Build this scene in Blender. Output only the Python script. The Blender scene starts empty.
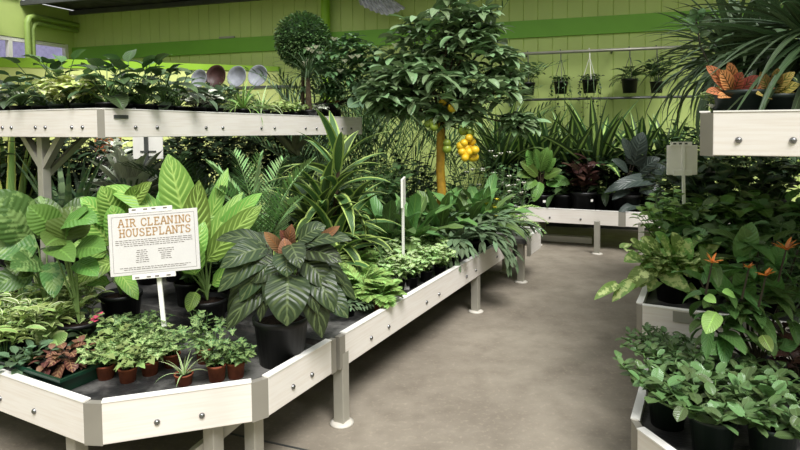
import bpy, math, random
import numpy as np
from mathutils import Matrix, Vector

random.seed(11)
RNG = np.random.default_rng(11)
SC = bpy.context.scene
COL = SC.collection
PI = math.pi

# ------------------------------------------------------------------ camera
F, HZ, CAMH = 590.0, 120.0, 1.6
PITCH, ROLL = math.radians(2.5), math.radians(0.6)
SHIFT = (225 - F * math.tan(PITCH)) - HZ          # px still to move the horizon up
cd = bpy.data.cameras.new('camera'); cam = bpy.data.objects.new('camera', cd); COL.objects.link(cam)
cd.sensor_width = 36; cd.lens = F / 800 * 36; cd.shift_y = -SHIFT / 800; cd.clip_start = .05
CM = Matrix.Translation((0, 0, CAMH)) @ Matrix.Rotation(PI / 2 - PITCH, 4, 'X') @ Matrix.Rotation(-ROLL, 4, 'Z')
cam.matrix_world = CM
SC.camera = cam
CMI = CM.inverted()

def ray(px, py):
    return (CM.to_3x3() @ Vector(((px - 400) / F, -(py - 225 + SHIFT) / F, -1))).normalized()
def onz(px, py, z):
    r = ray(px, py); t = (z - CAMH) / r.z
    return Vector((r.x * t, r.y * t, z))
def atd(px, py, d):
    r = ray(px, py); t = d / r.y
    return Vector((r.x * t, d, CAMH + r.z * t))
def proj(p):
    q = CMI @ Vector(p)
    return (400 + F * q.x / -q.z, 225 - SHIFT - F * q.y / -q.z)
def col(px, d, z):
    "point at depth d and height z seen in column px"
    lo = 0.
    x = (px - 400) / F * d
    for _ in range(4):
        x += (px - proj((x, d, z))[0]) / F * d
    return Vector((x, d, z))

TH = math.radians(28)
U = Vector((math.sin(TH), math.cos(TH), 0)); N = Vector((math.cos(TH), -math.sin(TH), 0))
def SN(s, n, z=0.): 
    p = U * s + N * n; p.z = z; return p
def row(px, n, z):
    "point on the line n=const of the bench grid seen in column px"
    a, b = .5, 12.
    best = min((abs(proj(SN(s, n, z))[0] - px), s) for s in np.linspace(1.2, 9, 400))
    return SN(best[1], n, z)

# ------------------------------------------------------------------ mesh builder
class MB:
    def __init__(s): s.v = []; s.q = []; s.t = []; s.uv = []; s.n = 0
    def raw(s, V, Q=None, T=None, UV=None):
        V = np.asarray(V, float).reshape(-1, 3)
        if Q is not None and len(Q): s.q.append(np.asarray(Q, int) + s.n)
        if T is not None and len(T): s.t.append(np.asarray(T, int) + s.n)
        s.v.append(V); s.uv.append(np.zeros((len(V), 2)) if UV is None else np.asarray(UV, float).reshape(-1, 2))
        s.n += len(V)
    def grid(s, P, UV=None):
        n, m = P.shape[:2]
        s.raw(P.reshape(-1, 3), gridq(n, m), None, UV)
    def build(s, name, mat, parent=None, smooth=True, bevel=0):
        me = bpy.data.meshes.new(name)
        V = np.concatenate(s.v); UV = np.concatenate(s.uv)
        Q = np.concatenate(s.q) if s.q else np.zeros((0, 4), int)
        T = np.concatenate(s.t) if s.t else np.zeros((0, 3), int)
        me.vertices.add(len(V)); me.vertices.foreach_set('co', V.ravel())
        L = np.concatenate([Q.ravel(), T.ravel()])
        me.loops.add(len(L)); me.loops.foreach_set('vertex_index', L.astype(np.int32))
        npol = len(Q) + len(T)
        st = np.concatenate([np.arange(len(Q)) * 4, len(Q) * 4 + np.arange(len(T)) * 3]).astype(np.int32)
        me.polygons.add(npol); me.polygons.foreach_set('loop_start', st)
        ul = me.uv_layers.new(name='UVMap'); ul.data.foreach_set('uv', UV[L].astype(np.float32).ravel())
        me.update(calc_edges=True); me.validate()
        me.polygons.foreach_set('use_smooth', np.full(len(me.polygons), smooth))
        o = bpy.data.objects.new(name, me); COL.objects.link(o)
        me.materials.append(mat)
        if parent is not None: o.parent = parent
        if bevel:
            b = o.modifiers.new('bevel', 'BEVEL'); b.width = bevel; b.segments = 2; b.limit_method = 'ANGLE'
        return o
_gq = {}
def gridq(n, m):
    if (n, m) not in _gq:
        i, j = np.meshgrid(np.arange(n - 1), np.arange(m - 1), indexing='ij')
        a = (i * m + j).ravel()
        _gq[(n, m)] = np.stack([a, a + m, a + m + 1, a + 1], 1)
    return _gq[(n, m)]

def prism(mb, pts, z0, z1):
    "closed prism over a convex plan polygon"
    n = len(pts)
    V = [(p[0], p[1], z0) for p in pts] + [(p[0], p[1], z1) for p in pts]
    Q = [(i, (i + 1) % n, n + (i + 1) % n, n + i) for i in range(n)]
    T = [(0, i + 1, i) for i in range(1, n - 1)] + [(n, n + i, n + i + 1) for i in range(1, n - 1)]
    mb.raw(V, Q, T)
BOXQ = [(0, 3, 2, 1), (4, 5, 6, 7), (0, 1, 5, 4), (1, 2, 6, 5), (2, 3, 7, 6), (3, 0, 4, 7)]
def bar(mb, a, b, w, h, up=(0, 0, 1)):
    "square bar from a to b, w across, h along up"
    a, b = Vector(a), Vector(b); t = (b - a).normalized(); up = Vector(up)
    if abs(t.dot(up)) > .98: up = U.copy()
    r = t.cross(up).normalized() * (w / 2); k = r.cross(t).normalized() * (h / 2)
    V = [tuple(p + i * r + j * k) for p in (a, b) for i, j in ((-1, -1), (1, -1), (1, 1), (-1, 1))]
    mb.raw(V, BOXQ)
def box(mb, c, sx, sy, sz, ax=None, ay=None):
    ax = Vector(ax or (1, 0, 0)); ay = Vector(ay or (0, 1, 0)); az = ax.cross(ay)
    c = Vector(c)
    V = [tuple(c + ax * (i * sx / 2) + ay * (j * sy / 2) + az * (k * sz / 2)) for k in (-1, 1) for i, j in ((-1, -1), (1, -1), (1, 1), (-1, 1))]
    mb.raw(V, BOXQ)
def tube(mb, pts, r0, r1=None, k=6, cap=False):
    P = np.array([tuple(p) for p in pts], float); n = len(P)
    r1 = r0 if r1 is None else r1
    Tn = np.gradient(P, axis=0); Tn /= np.linalg.norm(Tn, axis=1, keepdims=True) + 1e-9
    ref = np.array([0., 0, 1]) if abs(Tn[0, 2]) < .9 else np.array([1., 0, 0])
    A = np.cross(Tn, ref); A /= np.linalg.norm(A, axis=1, keepdims=True) + 1e-9
    B = np.cross(Tn, A)
    R = np.linspace(r0, r1, n)
    an = np.linspace(0, 2 * PI, k + 1)
    G = P[:, None] + R[:, None, None] * (np.cos(an)[None, :, None] * A[:, None] + np.sin(an)[None, :, None] * B[:, None])
    uv = np.stack(np.meshgrid(np.linspace(0, 1, n), an / (2 * PI), indexing='ij')[::-1], -1)
    if cap:
        G = np.concatenate([np.repeat(P[:1, None], k + 1, 1), G, np.repeat(P[-1:, None], k + 1, 1)])
        uv = np.concatenate([uv[:1], uv, uv[-1:]])
    mb.grid(G, uv)
def lathe(mb, prof, k=20, c=(0, 0, 0), sq=0):
    an = np.linspace(0, 2 * PI, k + 1)
    pr = np.array(prof, float)
    G = np.stack([pr[:, :1] * np.cos(an), pr[:, :1] * np.sin(an), np.repeat(pr[:, 1:], k + 1, 1)], -1) + np.array(c, float)
    mb.grid(G)
def ball(mb, c, r, k=10, sz=1.):
    a = np.linspace(-PI / 2, PI / 2, k)
    lathe(mb, [(r * math.cos(t), r * sz * math.sin(t)) for t in a], k + 4, c)

# ------------------------------------------------------------------ materials
def lin(c): return tuple((x / 12.92 if x <= .04045 else ((x + .055) / 1.055) ** 2.4) for x in c)
def rgb(r, g, b): return (*lin((r / 255, g / 255, b / 255)), 1)
class NT:
    def __init__(s, name):
        s.m = bpy.data.materials.new(name); s.m.use_nodes = True
        s.t = s.m.node_tree; s.t.nodes.clear()
        s.out = s.t.nodes.new('ShaderNodeOutputMaterial')
        s.p = s.t.nodes.new('ShaderNodeBsdfPrincipled'); s.l(s.p.outputs[0], s.out.inputs[0])
    def l(s, a, b): s.t.links.new(a, b)
    def n(s, ty, **kw):
        x = s.t.nodes.new(ty)
        for k, v in kw.items(): setattr(x, k, v)
        return x
    def math(s, op, a, b=None, c=None, clamp=False):
        x = s.n('ShaderNodeMath', operation=op, use_clamp=clamp)
        for i, v in enumerate((a, b, c)):
            if v is None: continue
            if hasattr(v, 'links'): s.l(v, x.inputs[i])
            else: x.inputs[i].default_value = v
        return x.outputs[0]
    def mix(s, f, a, b):
        x = s.n('ShaderNodeMix', data_type='RGBA')
        for i, v in ((0, f), (6, a), (7, b)):
            if hasattr(v, 'links'): s.l(v, x.inputs[i])
            else: x.inputs[i].default_value = v
        return x.outputs[2]
    def noise(s, vec, scale, detail=3, rough=.55):
        x = s.n('ShaderNodeTexNoise'); x.inputs['Scale'].default_value = scale; x.inputs['Detail'].default_value = detail
        x.inputs['Roughness'].default_value = rough
        if vec is not None: s.l(vec, x.inputs['Vector'])
        return x.outputs['Fac']
    def ramp(s, f, lo, hi):
        x = s.n('ShaderNodeMapRange'); x.interpolation_type = 'SMOOTHSTEP'; s.l(f, x.inputs[0])
        x.inputs[1].default_value = lo; x.inputs[2].default_value = hi
        return x.outputs[0]
def setp(p, rough, spec=.5, metal=0):
    p.inputs['Roughness'].default_value = rough; p.inputs['Metallic'].default_value = metal
    p.inputs['Specular IOR Level'].default_value = spec

def flat(name, c, rough=.5, spec=.5, metal=0, var=.12, scale=8., bump=0, c2=None):
    t = NT(name); setp(t.p, rough, spec, metal)
    co = t.n('ShaderNodeTexCoord').outputs['Object']
    f = t.noise(co, scale, 4)
    c2 = c2 or tuple(x * (1 - var * 2) for x in c[:3]) + (1,)
    t.l(t.mix(t.ramp(f, .3, .7), c, c2), t.p.inputs['Base Color'])
    if bump:
        b = t.n('ShaderNodeBump'); b.inputs['Strength'].default_value = bump; b.inputs['Distance'].default_value = .01
        t.l(t.noise(co, scale * 6, 3), b.inputs['Height']); t.l(b.outputs[0], t.p.inputs['Normal'])
    return t.m

def leafmat(name, c1, c2=None, pattern='plain', rough=.4, var=.4, rib=None, spec=.32, k=7., trans=.12):
    """procedural leaf: u across, v along; midrib, veins, margins or splashes in c2"""
    t = NT(name); setp(t.p, rough, spec)
    uv = t.n('ShaderNodeUVMap').outputs[0]
    sp = t.n('ShaderNodeSeparateXYZ'); t.l(uv, sp.inputs[0])
    u, v = sp.outputs[0], sp.outputs[1]
    au = t.math('ABSOLUTE', t.math('SUBTRACT', u, .5))          # 0 mid .. .5 margin
    rnd = t.n('ShaderNodeNewGeometry').outputs['Random Per Island']
    co = t.n('ShaderNodeTexCoord').outputs['Object']
    c2 = c2 or tuple(min(1, x * 1.7 + .01) for x in c1[:3]) + (1,)
    base = c1
    nz = t.noise(co, 14, 3)
    hv = t.n('ShaderNodeHueSaturation'); hv.inputs['Color'].default_value = c1; hv.inputs['Saturation'].default_value = .9
    t.l(t.math('MULTIPLY_ADD', rnd, .05, .468), hv.inputs['Hue'])
    t.l(t.math('MULTIPLY_ADD', rnd, var * 2, 1 - var), hv.inputs['Value'])
    colr = hv.outputs[0]
    if pattern == 'ribs':
        w = t.math('SINE', t.math('MULTIPLY', t.math('SUBTRACT', v, t.math('MULTIPLY', au, .55)), k * 2 * PI))
        m = t.ramp(w, .45, .95)
        m = t.math('MULTIPLY', m, t.math('SUBTRACT', 1., t.ramp(au, .30, .47)))
        m = t.math('MAXIMUM', m, t.math('SUBTRACT', 1., t.ramp(au, .015, .05)))
        colr = t.mix(m, colr, c2)
    elif pattern == 'edge':
        m = t.ramp(t.math('ADD', au, t.math('MULTIPLY', nz, .08)), .35, .41)
        colr = t.mix(m, colr, c2)
    elif pattern == 'center':
        m = t.math('SUBTRACT', 1., t.ramp(t.math('ADD', au, t.math('MULTIPLY', nz, .12)), .14, .24))
        colr = t.mix(m, colr, c2)
    elif pattern == 'stripe':
        w = t.math('SINE', t.math('MULTIPLY', au, 55.))
        colr = t.mix(t.ramp(w, .2, .8), colr, c2)
    elif pattern == 'splash':
        mp = t.n('ShaderNodeVectorMath', operation='MULTIPLY'); t.l(co, mp.inputs[0]); mp.inputs[1].default_value = (1, 1, 1)
        ns = t.noise(mp.outputs[0], k * 4, 4, .65)
        m = t.ramp(t.math('SUBTRACT', ns, t.math('MULTIPLY', au, .25)), .42, .52)
        colr = t.mix(m, colr, c2)
    elif pattern == 'bands':
        w = t.math('SINE', t.math('ADD', t.math('MULTIPLY', v, k * 2 * PI), t.math('MULTIPLY', nz, 9.)))
        colr = t.mix(t.ramp(w, -.2, .5), colr, c2)
    else:
        m = t.math('SUBTRACT', 1., t.ramp(au, .015, .06))
        colr = t.mix(t.math('MULTIPLY', m, .6), colr, rib or c2)
    t.l(colr, t.p.inputs['Base Color'])
    b = t.n('ShaderNodeBump'); b.inputs['Strength'].default_value = .3; b.inputs['Distance'].default_value = .005
    w = t.math('SINE', t.math('MULTIPLY', t.math('SUBTRACT', v, t.math('MULTIPLY', au, .5)), 60.))
    t.l(w, b.inputs['Height']); t.l(b.outputs[0], t.p.inputs['Normal'])
    if trans:
        tr = t.n('ShaderNodeBsdfTranslucent'); t.l(colr, tr.inputs[0])
        mx = t.n('ShaderNodeMixShader'); mx.inputs[0].default_value = trans
        t.l(t.p.outputs[0], mx.inputs[1]); t.l(tr.outputs[0], mx.inputs[2]); t.l(mx.outputs[0], t.out.inputs[0])
    return t.m

M = {}
def paintwood(name, c, c2):
    t = NT(name); setp(t.p, .5, .4)
    co = t.n('ShaderNodeTexCoord').outputs['Object']
    mp = t.n('ShaderNodeMapping'); t.l(co, mp.inputs[0]); mp.inputs['Scale'].default_value = (3, 3, 60)
    f = t.noise(mp.outputs[0], 1.5, 4); g = t.noise(co, 2.2, 3)
    c0 = t.mix(t.ramp(f, .35, .75), c, c2)
    t.l(t.mix(t.math('MULTIPLY', t.ramp(g, .45, .8), .5), c0, tuple(x * .85 for x in c2[:3]) + (1,)), t.p.inputs['Base Color'])
    return t.m
M['board'] = paintwood('cream_paint', rgb(230, 224, 216), rgb(222, 213, 202))
M['lip'] = flat('white_lip', rgb(246, 243, 236), .45, var=.03)
M['alu'] = flat('grey_metal', rgb(176, 172, 160), .42, .5, .35, var=.08, scale=5)
M['bracket'] = flat('bracket_metal', rgb(150, 145, 134), .5, .5, .25, var=.07, scale=4)
M['steel'] = flat('bolt_steel', rgb(140, 140, 140), .25, .5, .9, var=.1)
M['pad'] = flat('foot_pad', rgb(208, 202, 190), .5, var=.05)
M['woodend'] = flat('raw_wood', rgb(190, 130, 80), .6, var=.2, scale=20)
M['black'] = flat('black_plastic', rgb(20, 21, 21), .45, .35, var=.2)
M['greenpot'] = flat('dark_green_plastic', rgb(26, 40, 32), .42, .4, var=.15)
M['tray'] = flat('green_tray_plastic', rgb(22, 62, 44), .35, .5, var=.2)
M['terra'] = flat('terracotta', rgb(150, 84, 60), .75, .2, var=.2, scale=20, bump=.2)
M['greypot'] = flat('grey_pot', rgb(138, 141, 148), .6, var=.15)
M['brownpot'] = flat('brown_pot', rgb(66, 36, 30), .5, var=.2)
M['soil'] = flat('soil', rgb(46, 34, 26), .95, .1, var=.4, scale=60, bump=.8)
M['white'] = flat('white_plastic', rgb(240, 238, 230), .4, var=.03)
M['paper'] = flat('sign_paper', rgb(212, 209, 205), .55, var=.02)
M['tan'] = flat('tan_ink', rgb(176, 142, 100), .7, var=.05)
M['ink'] = flat('grey_ink', rgb(120, 112, 108), .7, var=.05)
M['redtag'] = flat('red_tag', rgb(196, 60, 70), .5, var=.1)
M['bark'] = flat('bark', rgb(88, 74, 58), .85, .2, var=.25, scale=30, bump=.5)
M['greenstem'] = flat('green_stem', rgb(88, 120, 60), .5, var=.15)
M['darkstem'] = flat('dark_stem', rgb(62, 52, 42), .7, var=.2)
M['palestem'] = flat('pale_stem', rgb(108, 134, 72), .5, var=.15)
M['yellowtrunk'] = flat('yellow_trunk', rgb(214, 164, 52), .55, var=.25, scale=10)
M['citrus'] = flat('citrus_yellow', rgb(232, 190, 40), .4, var=.12, scale=14, bump=.15)
M['citrusgreen'] = flat('citrus_green', rgb(140, 160, 56), .4, var=.15, scale=14, bump=.15)
M['petalwhite'] = flat('white_petal', rgb(238, 236, 220), .6, var=.04)
M['petalorange'] = flat('orange_petal', rgb(242, 146, 60), .5, var=.2)
M['petalyellow'] = flat('yellow_petal', rgb(226, 210, 60), .5, var=.1)
M['petalred'] = flat('red_petal', rgb(170, 50, 48), .5, var=.15)
M['petalpink'] = flat('pink_petal', rgb(226, 90, 120), .5, var=.1)
M['lime'] = flat('green_wall_paint', rgb(198, 216, 130), .55, .35, var=.04, scale=1.5)
M['stripe'] = flat('green_stripe_paint', rgb(122, 178, 58), .5, .4, var=.05, scale=1.5)
M['beam'] = flat('bright_green_beam_paint', rgb(150, 196, 52), .5, .4, var=.05, scale=1.5)
M['panel'] = flat('yellow_green_panel_paint', rgb(214, 224, 140), .55, .35, var=.05, scale=1.5)
M['ceil'] = flat('dark_roof_board', rgb(84, 84, 80), .85, .2, var=.3, scale=5)
M['pipe'] = flat('painted_green_pipe', rgb(140, 164, 84), .5, .4, var=.06, scale=3)
M['darkmetal'] = flat('dark_grey_metal', rgb(88, 90, 88), .45, .5, .4, var=.1)
M['cloth'] = flat('grey_cloth', rgb(214, 212, 220), .85, .2, var=.2, scale=10)
M['rafter'] = flat('white_rafter', rgb(200, 200, 196), .5, var=.06)
M['signback'] = flat('sign_back', rgb(238, 235, 226), .5, var=.06, scale=5)
M['crate'] = flat('orange_brown_wood', rgb(178, 96, 52), .7, var=.2, scale=12)

def floor_mat():
    t = NT('worn_concrete'); setp(t.p, .62, .35)
    co = t.n('ShaderNodeTexCoord').outputs['Object']
    a = t.noise(co, .9, 6, .6); b = t.noise(co, 5, 5, .65); c = t.noise(co, 40, 3)
    c0 = t.mix(t.ramp(a, .3, .7), rgb(152, 143, 128), rgb(122, 113, 100))
    c1 = t.mix(t.math('MULTIPLY', t.ramp(b, .38, .78), .5), c0, rgb(98, 89, 77))
    c2 = t.mix(t.math('MULTIPLY', t.ramp(c, .5, .75), .28), c1, rgb(186, 174, 154))
    t.l(c2, t.p.inputs['Base Color'])
    bp = t.n('ShaderNodeBump'); bp.inputs['Strength'].default_value = .25; bp.inputs['Distance'].default_value = .01
    t.l(c, bp.inputs['Height']); t.l(bp.outputs[0], t.p.inputs['Normal'])
    t.l(t.math('MULTIPLY_ADD', b, .35, .42), t.p.inputs['Roughness'])
    return t.m
M['floor'] = floor_mat()
def liner_mat():
    t = NT('wet_black_liner'); setp(t.p, .3, .5)
    co = t.n('ShaderNodeTexCoord').outputs['Object']
    a = t.noise(co, 5, 5, .6); b = t.noise(co, 60, 2)
    t.l(t.mix(t.ramp(a, .4, .7), rgb(44, 44, 44), rgb(112, 110, 106)), t.p.inputs['Base Color'])
    t.l(t.math('MULTIPLY_ADD', a, .5, .12), t.p.inputs['Roughness'])
    bp = t.n('ShaderNodeBump'); bp.inputs['Strength'].default_value = .3; bp.inputs['Distance'].default_value = .01
    t.l(b, bp.inputs['Height']); t.l(bp.outputs[0], t.p.inputs['Normal'])
    return t.m
M['liner'] = liner_mat()
def glass_mat():
    t = NT('window_glass'); setp(t.p, .08, .5)
    t.p.inputs['Base Color'].default_value = (.8, .82, .95, 1)
    t.p.inputs['Transmission Weight'].default_value = 1; t.p.inputs['IOR'].default_value = 1.05
    return t.m
M['glass'] = glass_mat()

# leaves
G = {}
def lm(nm, *a, **kw): G[nm] = leafmat(nm + '_leaf', *a, **kw)
lm('dark', rgb(60, 88, 44))
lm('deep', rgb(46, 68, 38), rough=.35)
lm('mid', rgb(84, 120, 62))
lm('fresh', rgb(126, 168, 72))
lm('lime', rgb(168, 204, 84))
lm('bluegreen', rgb(90, 118, 84), rough=.4)
lm('citrusleaf', rgb(112, 142, 92), rgb(150, 176, 120), rough=.3, spec=.5)
lm('boxwood', rgb(76, 110, 54), rough=.4)
lm('dieff', rgb(106, 150, 48), rgb(160, 190, 98), 'ribs', k=9)
lm('dieffplain', rgb(128, 166, 70), rgb(170, 200, 104))
lm('aglao', rgb(66, 100, 38), rgb(116, 144, 82), 'splash', k=5)
lm('aglaogreen', rgb(84, 122, 40), rgb(120, 160, 76))
lm('philo', rgb(50, 66, 38), rgb(92, 106, 68), 'ribs', k=5, rough=.34, var=.3)
lm('bronze', rgb(136, 92, 60), rgb(190, 120, 70))
lm('burgundy', rgb(66, 42, 34), rgb(96, 60, 48), rough=.35)
lm('purple', rgb(70, 46, 50), rgb(90, 60, 60))
lm('lemonlime', rgb(66, 98, 48), rgb(170, 192, 104), 'edge')
lm('dracstripe', rgb(58, 88, 46), rgb(168, 198, 108), 'center', var=.25)
lm('cycad', rgb(124, 168, 96), rgb(150, 186, 120))
lm('fernlime', rgb(150, 190, 92))
lm('nerve', rgb(140, 182, 88), rgb(226, 236, 200), 'ribs', k=4)
lm('birdnest', rgb(92, 132, 62), rgb(140, 176, 90), rough=.4)
lm('staghorn', rgb(96, 122, 84), rgb(118, 142, 104), rough=.6)
lm('ivy', rgb(100, 132, 64), rgb(176, 196, 130), 'ribs', k=3)
lm('ivypale', rgb(136, 164, 84), rgb(190, 204, 140), 'edge')
lm('ivydark', rgb(84, 118, 62), rgb(140, 164, 100), 'ribs', k=3)
lm('spider', rgb(126, 166, 84), rgb(226, 230, 190), 'edge')
lm('pothos', rgb(122, 164, 72), rgb(208, 222, 148), 'splash', k=6)
lm('pothoslime', rgb(190, 214, 96), rgb(240, 240, 200), 'splash', k=7)
lm('jade', rgb(88, 120, 64), rgb(108, 138, 86), rough=.28, var=.45, spec=.5)
lm('heli', rgb(80, 120, 54), rgb(104, 140, 76), rough=.36)
lm('helibright', rgb(132, 172, 78))
lm('croton', rgb(200, 116, 60), rgb(92, 74, 44), 'ribs', k=6)
lm('crotonyellow', rgb(196, 168, 76), rgb(96, 112, 50), 'ribs', k=6)
lm('alocasia', rgb(48, 58, 52), rgb(70, 80, 72), 'ribs', k=6, rough=.3)
lm('strapdark', rgb(66, 90, 54), rgb(104, 126, 84), rough=.34)
lm('sans', rgb(150, 184, 90), rgb(214, 222, 120), 'edge')
lm('sansdark', rgb(96, 134, 84), rgb(140, 168, 116), 'bands', k=8)
lm('silver', rgb(216, 222, 200), rgb(236, 238, 222), rough=.6)
lm('brownleaf', rgb(120, 80, 58), rgb(150, 110, 80))
lm('calathea', rgb(112, 70, 50), rgb(176, 140, 100), 'ribs', k=5)
lm('varieg', rgb(134, 164, 78), rgb(192, 206, 130), 'edge')
lm('palm', rgb(72, 104, 56))
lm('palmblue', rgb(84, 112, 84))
lm('gardenia', rgb(84, 118, 70), rough=.28)

# ------------------------------------------------------------------ leaves
def prof(shape, t):
    if shape == 'ovate':   w = t ** .5 * (1 - t) ** .75
    elif shape == 'lance': w = t ** .6 * (1 - t) ** .9
    elif shape == 'heart': w = (t + .06) ** .35 * (1 - t) ** .75
    elif shape == 'obov':  w = t ** 1.0 * (1 - t) ** .45
    elif shape == 'strap': w = np.minimum(1, .45 + t * 2.2) * (1 - t ** 3.2)
    elif shape == 'spike': w = np.minimum(1, .75 + t) * (1 - t ** 1.6) 
    else:                  w = t ** .5 * (1 - t) ** .5
    return w / w.max()
def wprof(shape, n):
    t = np.linspace(0, 1, n); w = prof(shape, t)
    return t, np.maximum(w, .03)
def leaf(mb, p0, az, el, L, W, shape='ovate', droop=.8, fold=.25, roll=0, n=7, m=5, wave=0., cup=0.):
    t, w = wprof(shape, n)
    e = el - droop * t ** 1.2
    step = L / (n - 1)
    em = (e[1:] + e[:-1]) / 2
    r = np.concatenate([[0], np.cumsum(np.cos(em)) * step]); z = np.concatenate([[0], np.cumsum(np.sin(em)) * step])
    ca, sa = math.cos(az), math.sin(az)
    C = np.stack([r * ca, r * sa, z], 1) + np.array(p0, float)
    lat = np.array([-sa, ca, 0.])
    nor = np.stack([-np.sin(e) * ca, -np.sin(e) * sa, np.cos(e)], 1)
    if roll:
        lt = lat[None] * math.cos(roll) + nor * math.sin(roll); nor = nor * math.cos(roll) - lat[None] * math.sin(roll)
    else: lt = np.repeat(lat[None], n, 0)
    _strip(mb, C, lt, nor, t, w * W, fold, m, wave, cup)
def _strip(mb, C, lt, nor, t, w, fold, m, wave, cup):
    s = np.linspace(-1, 1, m)
    hw = w / 2
    off = hw[:, None] * s[None]
    up = hw[:, None] * (np.abs(s) * fold - cup * s * s)[None]
    if wave:
        ph = random.random() * 6
        up = up + hw[:, None] * wave * np.sin(t * 16 + ph)[:, None] * (s * np.abs(s))[None]
    P = C[:, None] + off[..., None] * lt[:, None] + up[..., None] * nor[:, None]
    UV = np.stack([np.repeat((s * .5 + .5)[None], len(t), 0), np.repeat(t[:, None], m, 1)], -1)
    mb.grid(P, UV)
def leaf2(mb, p0, p1, W, shape='ovate', bow=.15, nref=None, fold=.2, n=9, m=5, wave=0., cup=0.):
    "leaf from p0 to p1, face turned towards nref"
    p0 = np.array(p0, float); p1 = np.array(p1, float); d = p1 - p0; L = np.linalg.norm(d)
    nr = np.array(nref if nref is not None else (0, -.6, .8), float); nr /= np.linalg.norm(nr)
    t, w = wprof(shape, n)
    C = p0 + t[:, None] * d + (4 * t * (1 - t) * bow * L)[:, None] * nr
    T = np.gradient(C, axis=0); T /= np.linalg.norm(T, axis=1, keepdims=True)
    lt = np.cross(nr[None], T); lt /= np.linalg.norm(lt, axis=1, keepdims=True) + 1e-9
    nor = np.cross(T, lt)
    _strip(mb, C, lt, nor, t, w * W, fold, m, wave, cup)
IVY = [(0, 0), (.18, -.28), (.45, -.42), (.34, -.10), (.62, -.02), (.95, .22), (.55, .30), (.45, .45), (.35, .72), (0, 1.25)]
IVYP = np.array(IVY + [(-x, y) for x, y in IVY[-2:0:-1]], float)
def ivyleaf(mb, p0, az, el, S, roll=0.):
    n = len(IVYP)
    P2 = np.concatenate([[(0, .25)], IVYP]) * S * .62
    ca, sa, ce, se = math.cos(az), math.sin(az), math.cos(el), math.sin(el)
    f = np.array([ca * ce, sa * ce, se]); l = np.array([-sa, ca, 0]); k = np.cross(f, l)
    l2 = l * math.cos(roll) + k * math.sin(roll); k = np.cross(f, l2)
    V = np.array(p0, float) + P2[:, :1] * l2 + P2[:, 1:] * f + (np.abs(P2[:, :1]) * .25 - P2[:, 1:] * .12) * k
    T = [(0, 1 + i, 1 + (i + 1) % n) for i in range(n)]
    UV = np.stack([P2[:, 0] / S * .5 + .5, np.clip(P2[:, 1] / S, 0, 1)], 1)
    mb.raw(V, None, T, UV)
def frond(mb, st, p0, az, el, L, droop, nl=16, ll=.12, lw=.016, ang=1.0, lift=.35, start=.2, rr=.004, ldroop=.4, shape='lance'):
    n = 14; t = np.linspace(0, 1, n); e = el - droop * t ** 1.3; em = (e[1:] + e[:-1]) / 2
    r = np.concatenate([[0], np.cumsum(np.cos(em))]) * L / (n - 1); z = np.concatenate([[0], np.cumsum(np.sin(em))]) * L / (n - 1)
    ca, sa = math.cos(az), math.sin(az)
    C = np.stack([r * ca, r * sa, z], 1) + np.array(p0, float)
    tube(st, C, rr, rr * .35, 5)
    for i in range(nl):
        q = start + (1 - start) * (i + .5) / nl
        x = q * (n - 1); a = min(int(x), n - 2); f = x - a
        P = C[a] * (1 - f) + C[a + 1] * f; ee = e[a]
        sc = (math.sin(PI * (.12 + .84 * q)) ** .6)
        T = np.array([math.cos(ee) * ca, math.cos(ee) * sa, math.sin(ee)]); la = np.array([-sa, ca, 0]); nn = np.cross(T, la)
        for sd in (-1, 1):
            aa = ang * (1 - .45 * q) + random.uniform(-.06, .06)
            d = T * math.cos(aa) + sd * la * math.sin(aa) + nn * lift
            d /= np.linalg.norm(d)
            leaf(mb, P, math.atan2(d[1], d[0]), math.asin(max(-1, min(1, d[2]))), ll * sc * random.uniform(.9, 1.1), lw, shape, ldroop, .15, n=4, m=3)

# ------------------------------------------------------------------ things
def thing(name, label, cat, loc, rz=0., group=None):
    o = bpy.data.objects.new(name, None); COL.objects.link(o)
    o.empty_display_size = .1
    o.location = loc; o.rotation_euler = (0, 0, rz)
    o['label'] = label; o['category'] = cat
    if group: o['group'] = group
    return o
def tag(o, label, cat, group=None):
    o['label'] = label; o['category'] = cat
    if group: o['group'] = group
    return o
def struct(o):
    o['kind'] = 'structure'; return o
def dup(root, loc, rz, label=None, group=None, sc=1.):
    r = root.copy(); COL.objects.link(r); r.location = loc; r.rotation_euler = (0, 0, rz); r.scale = (sc, sc, sc)
    if label: r['label'] = label
    if group: r['group'] = group
    for ch in list(root.children):
        c = ch.copy(); COL.objects.link(c); c.parent = r
        for g in ch.children:
            d = g.copy(); COL.objects.link(d); d.parent = c
    return r
def pot(par, r, h, mat='black', name='pot', tagp=None, k=20):
    mb = MB(); b = r * .78; w = max(.004, r * .05)
    lathe(mb, [(0, .002), (b, 0), (r * .95, h * .86), (r, h * .87), (r * 1.02, h), (r * 1.02 - w, h), (r * .95 - w, h * .82), (.0, h * .80)], k)
    p = mb.build(name, M[mat], par)
    s = MB(); lathe(s, [(0, h * .90), (r * .5, h * .89), (r * .95 - w, h * .86)], 14)
    s.build('soil', M['soil'], p)
    if tagp:
        az, = tagp,
        t = MB(); c = Vector((math.cos(az) * (r * .97 + .004), math.sin(az) * (r * .97 + .004), h * .62))
        box(t, c, .035, .003, .03, (-math.sin(az), math.cos(az), 0), (-math.cos(az), -math.sin(az), 0))
        t.build('price_tag', M['white'], p, smooth=False)
    return p
GA = 2.399963
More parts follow.
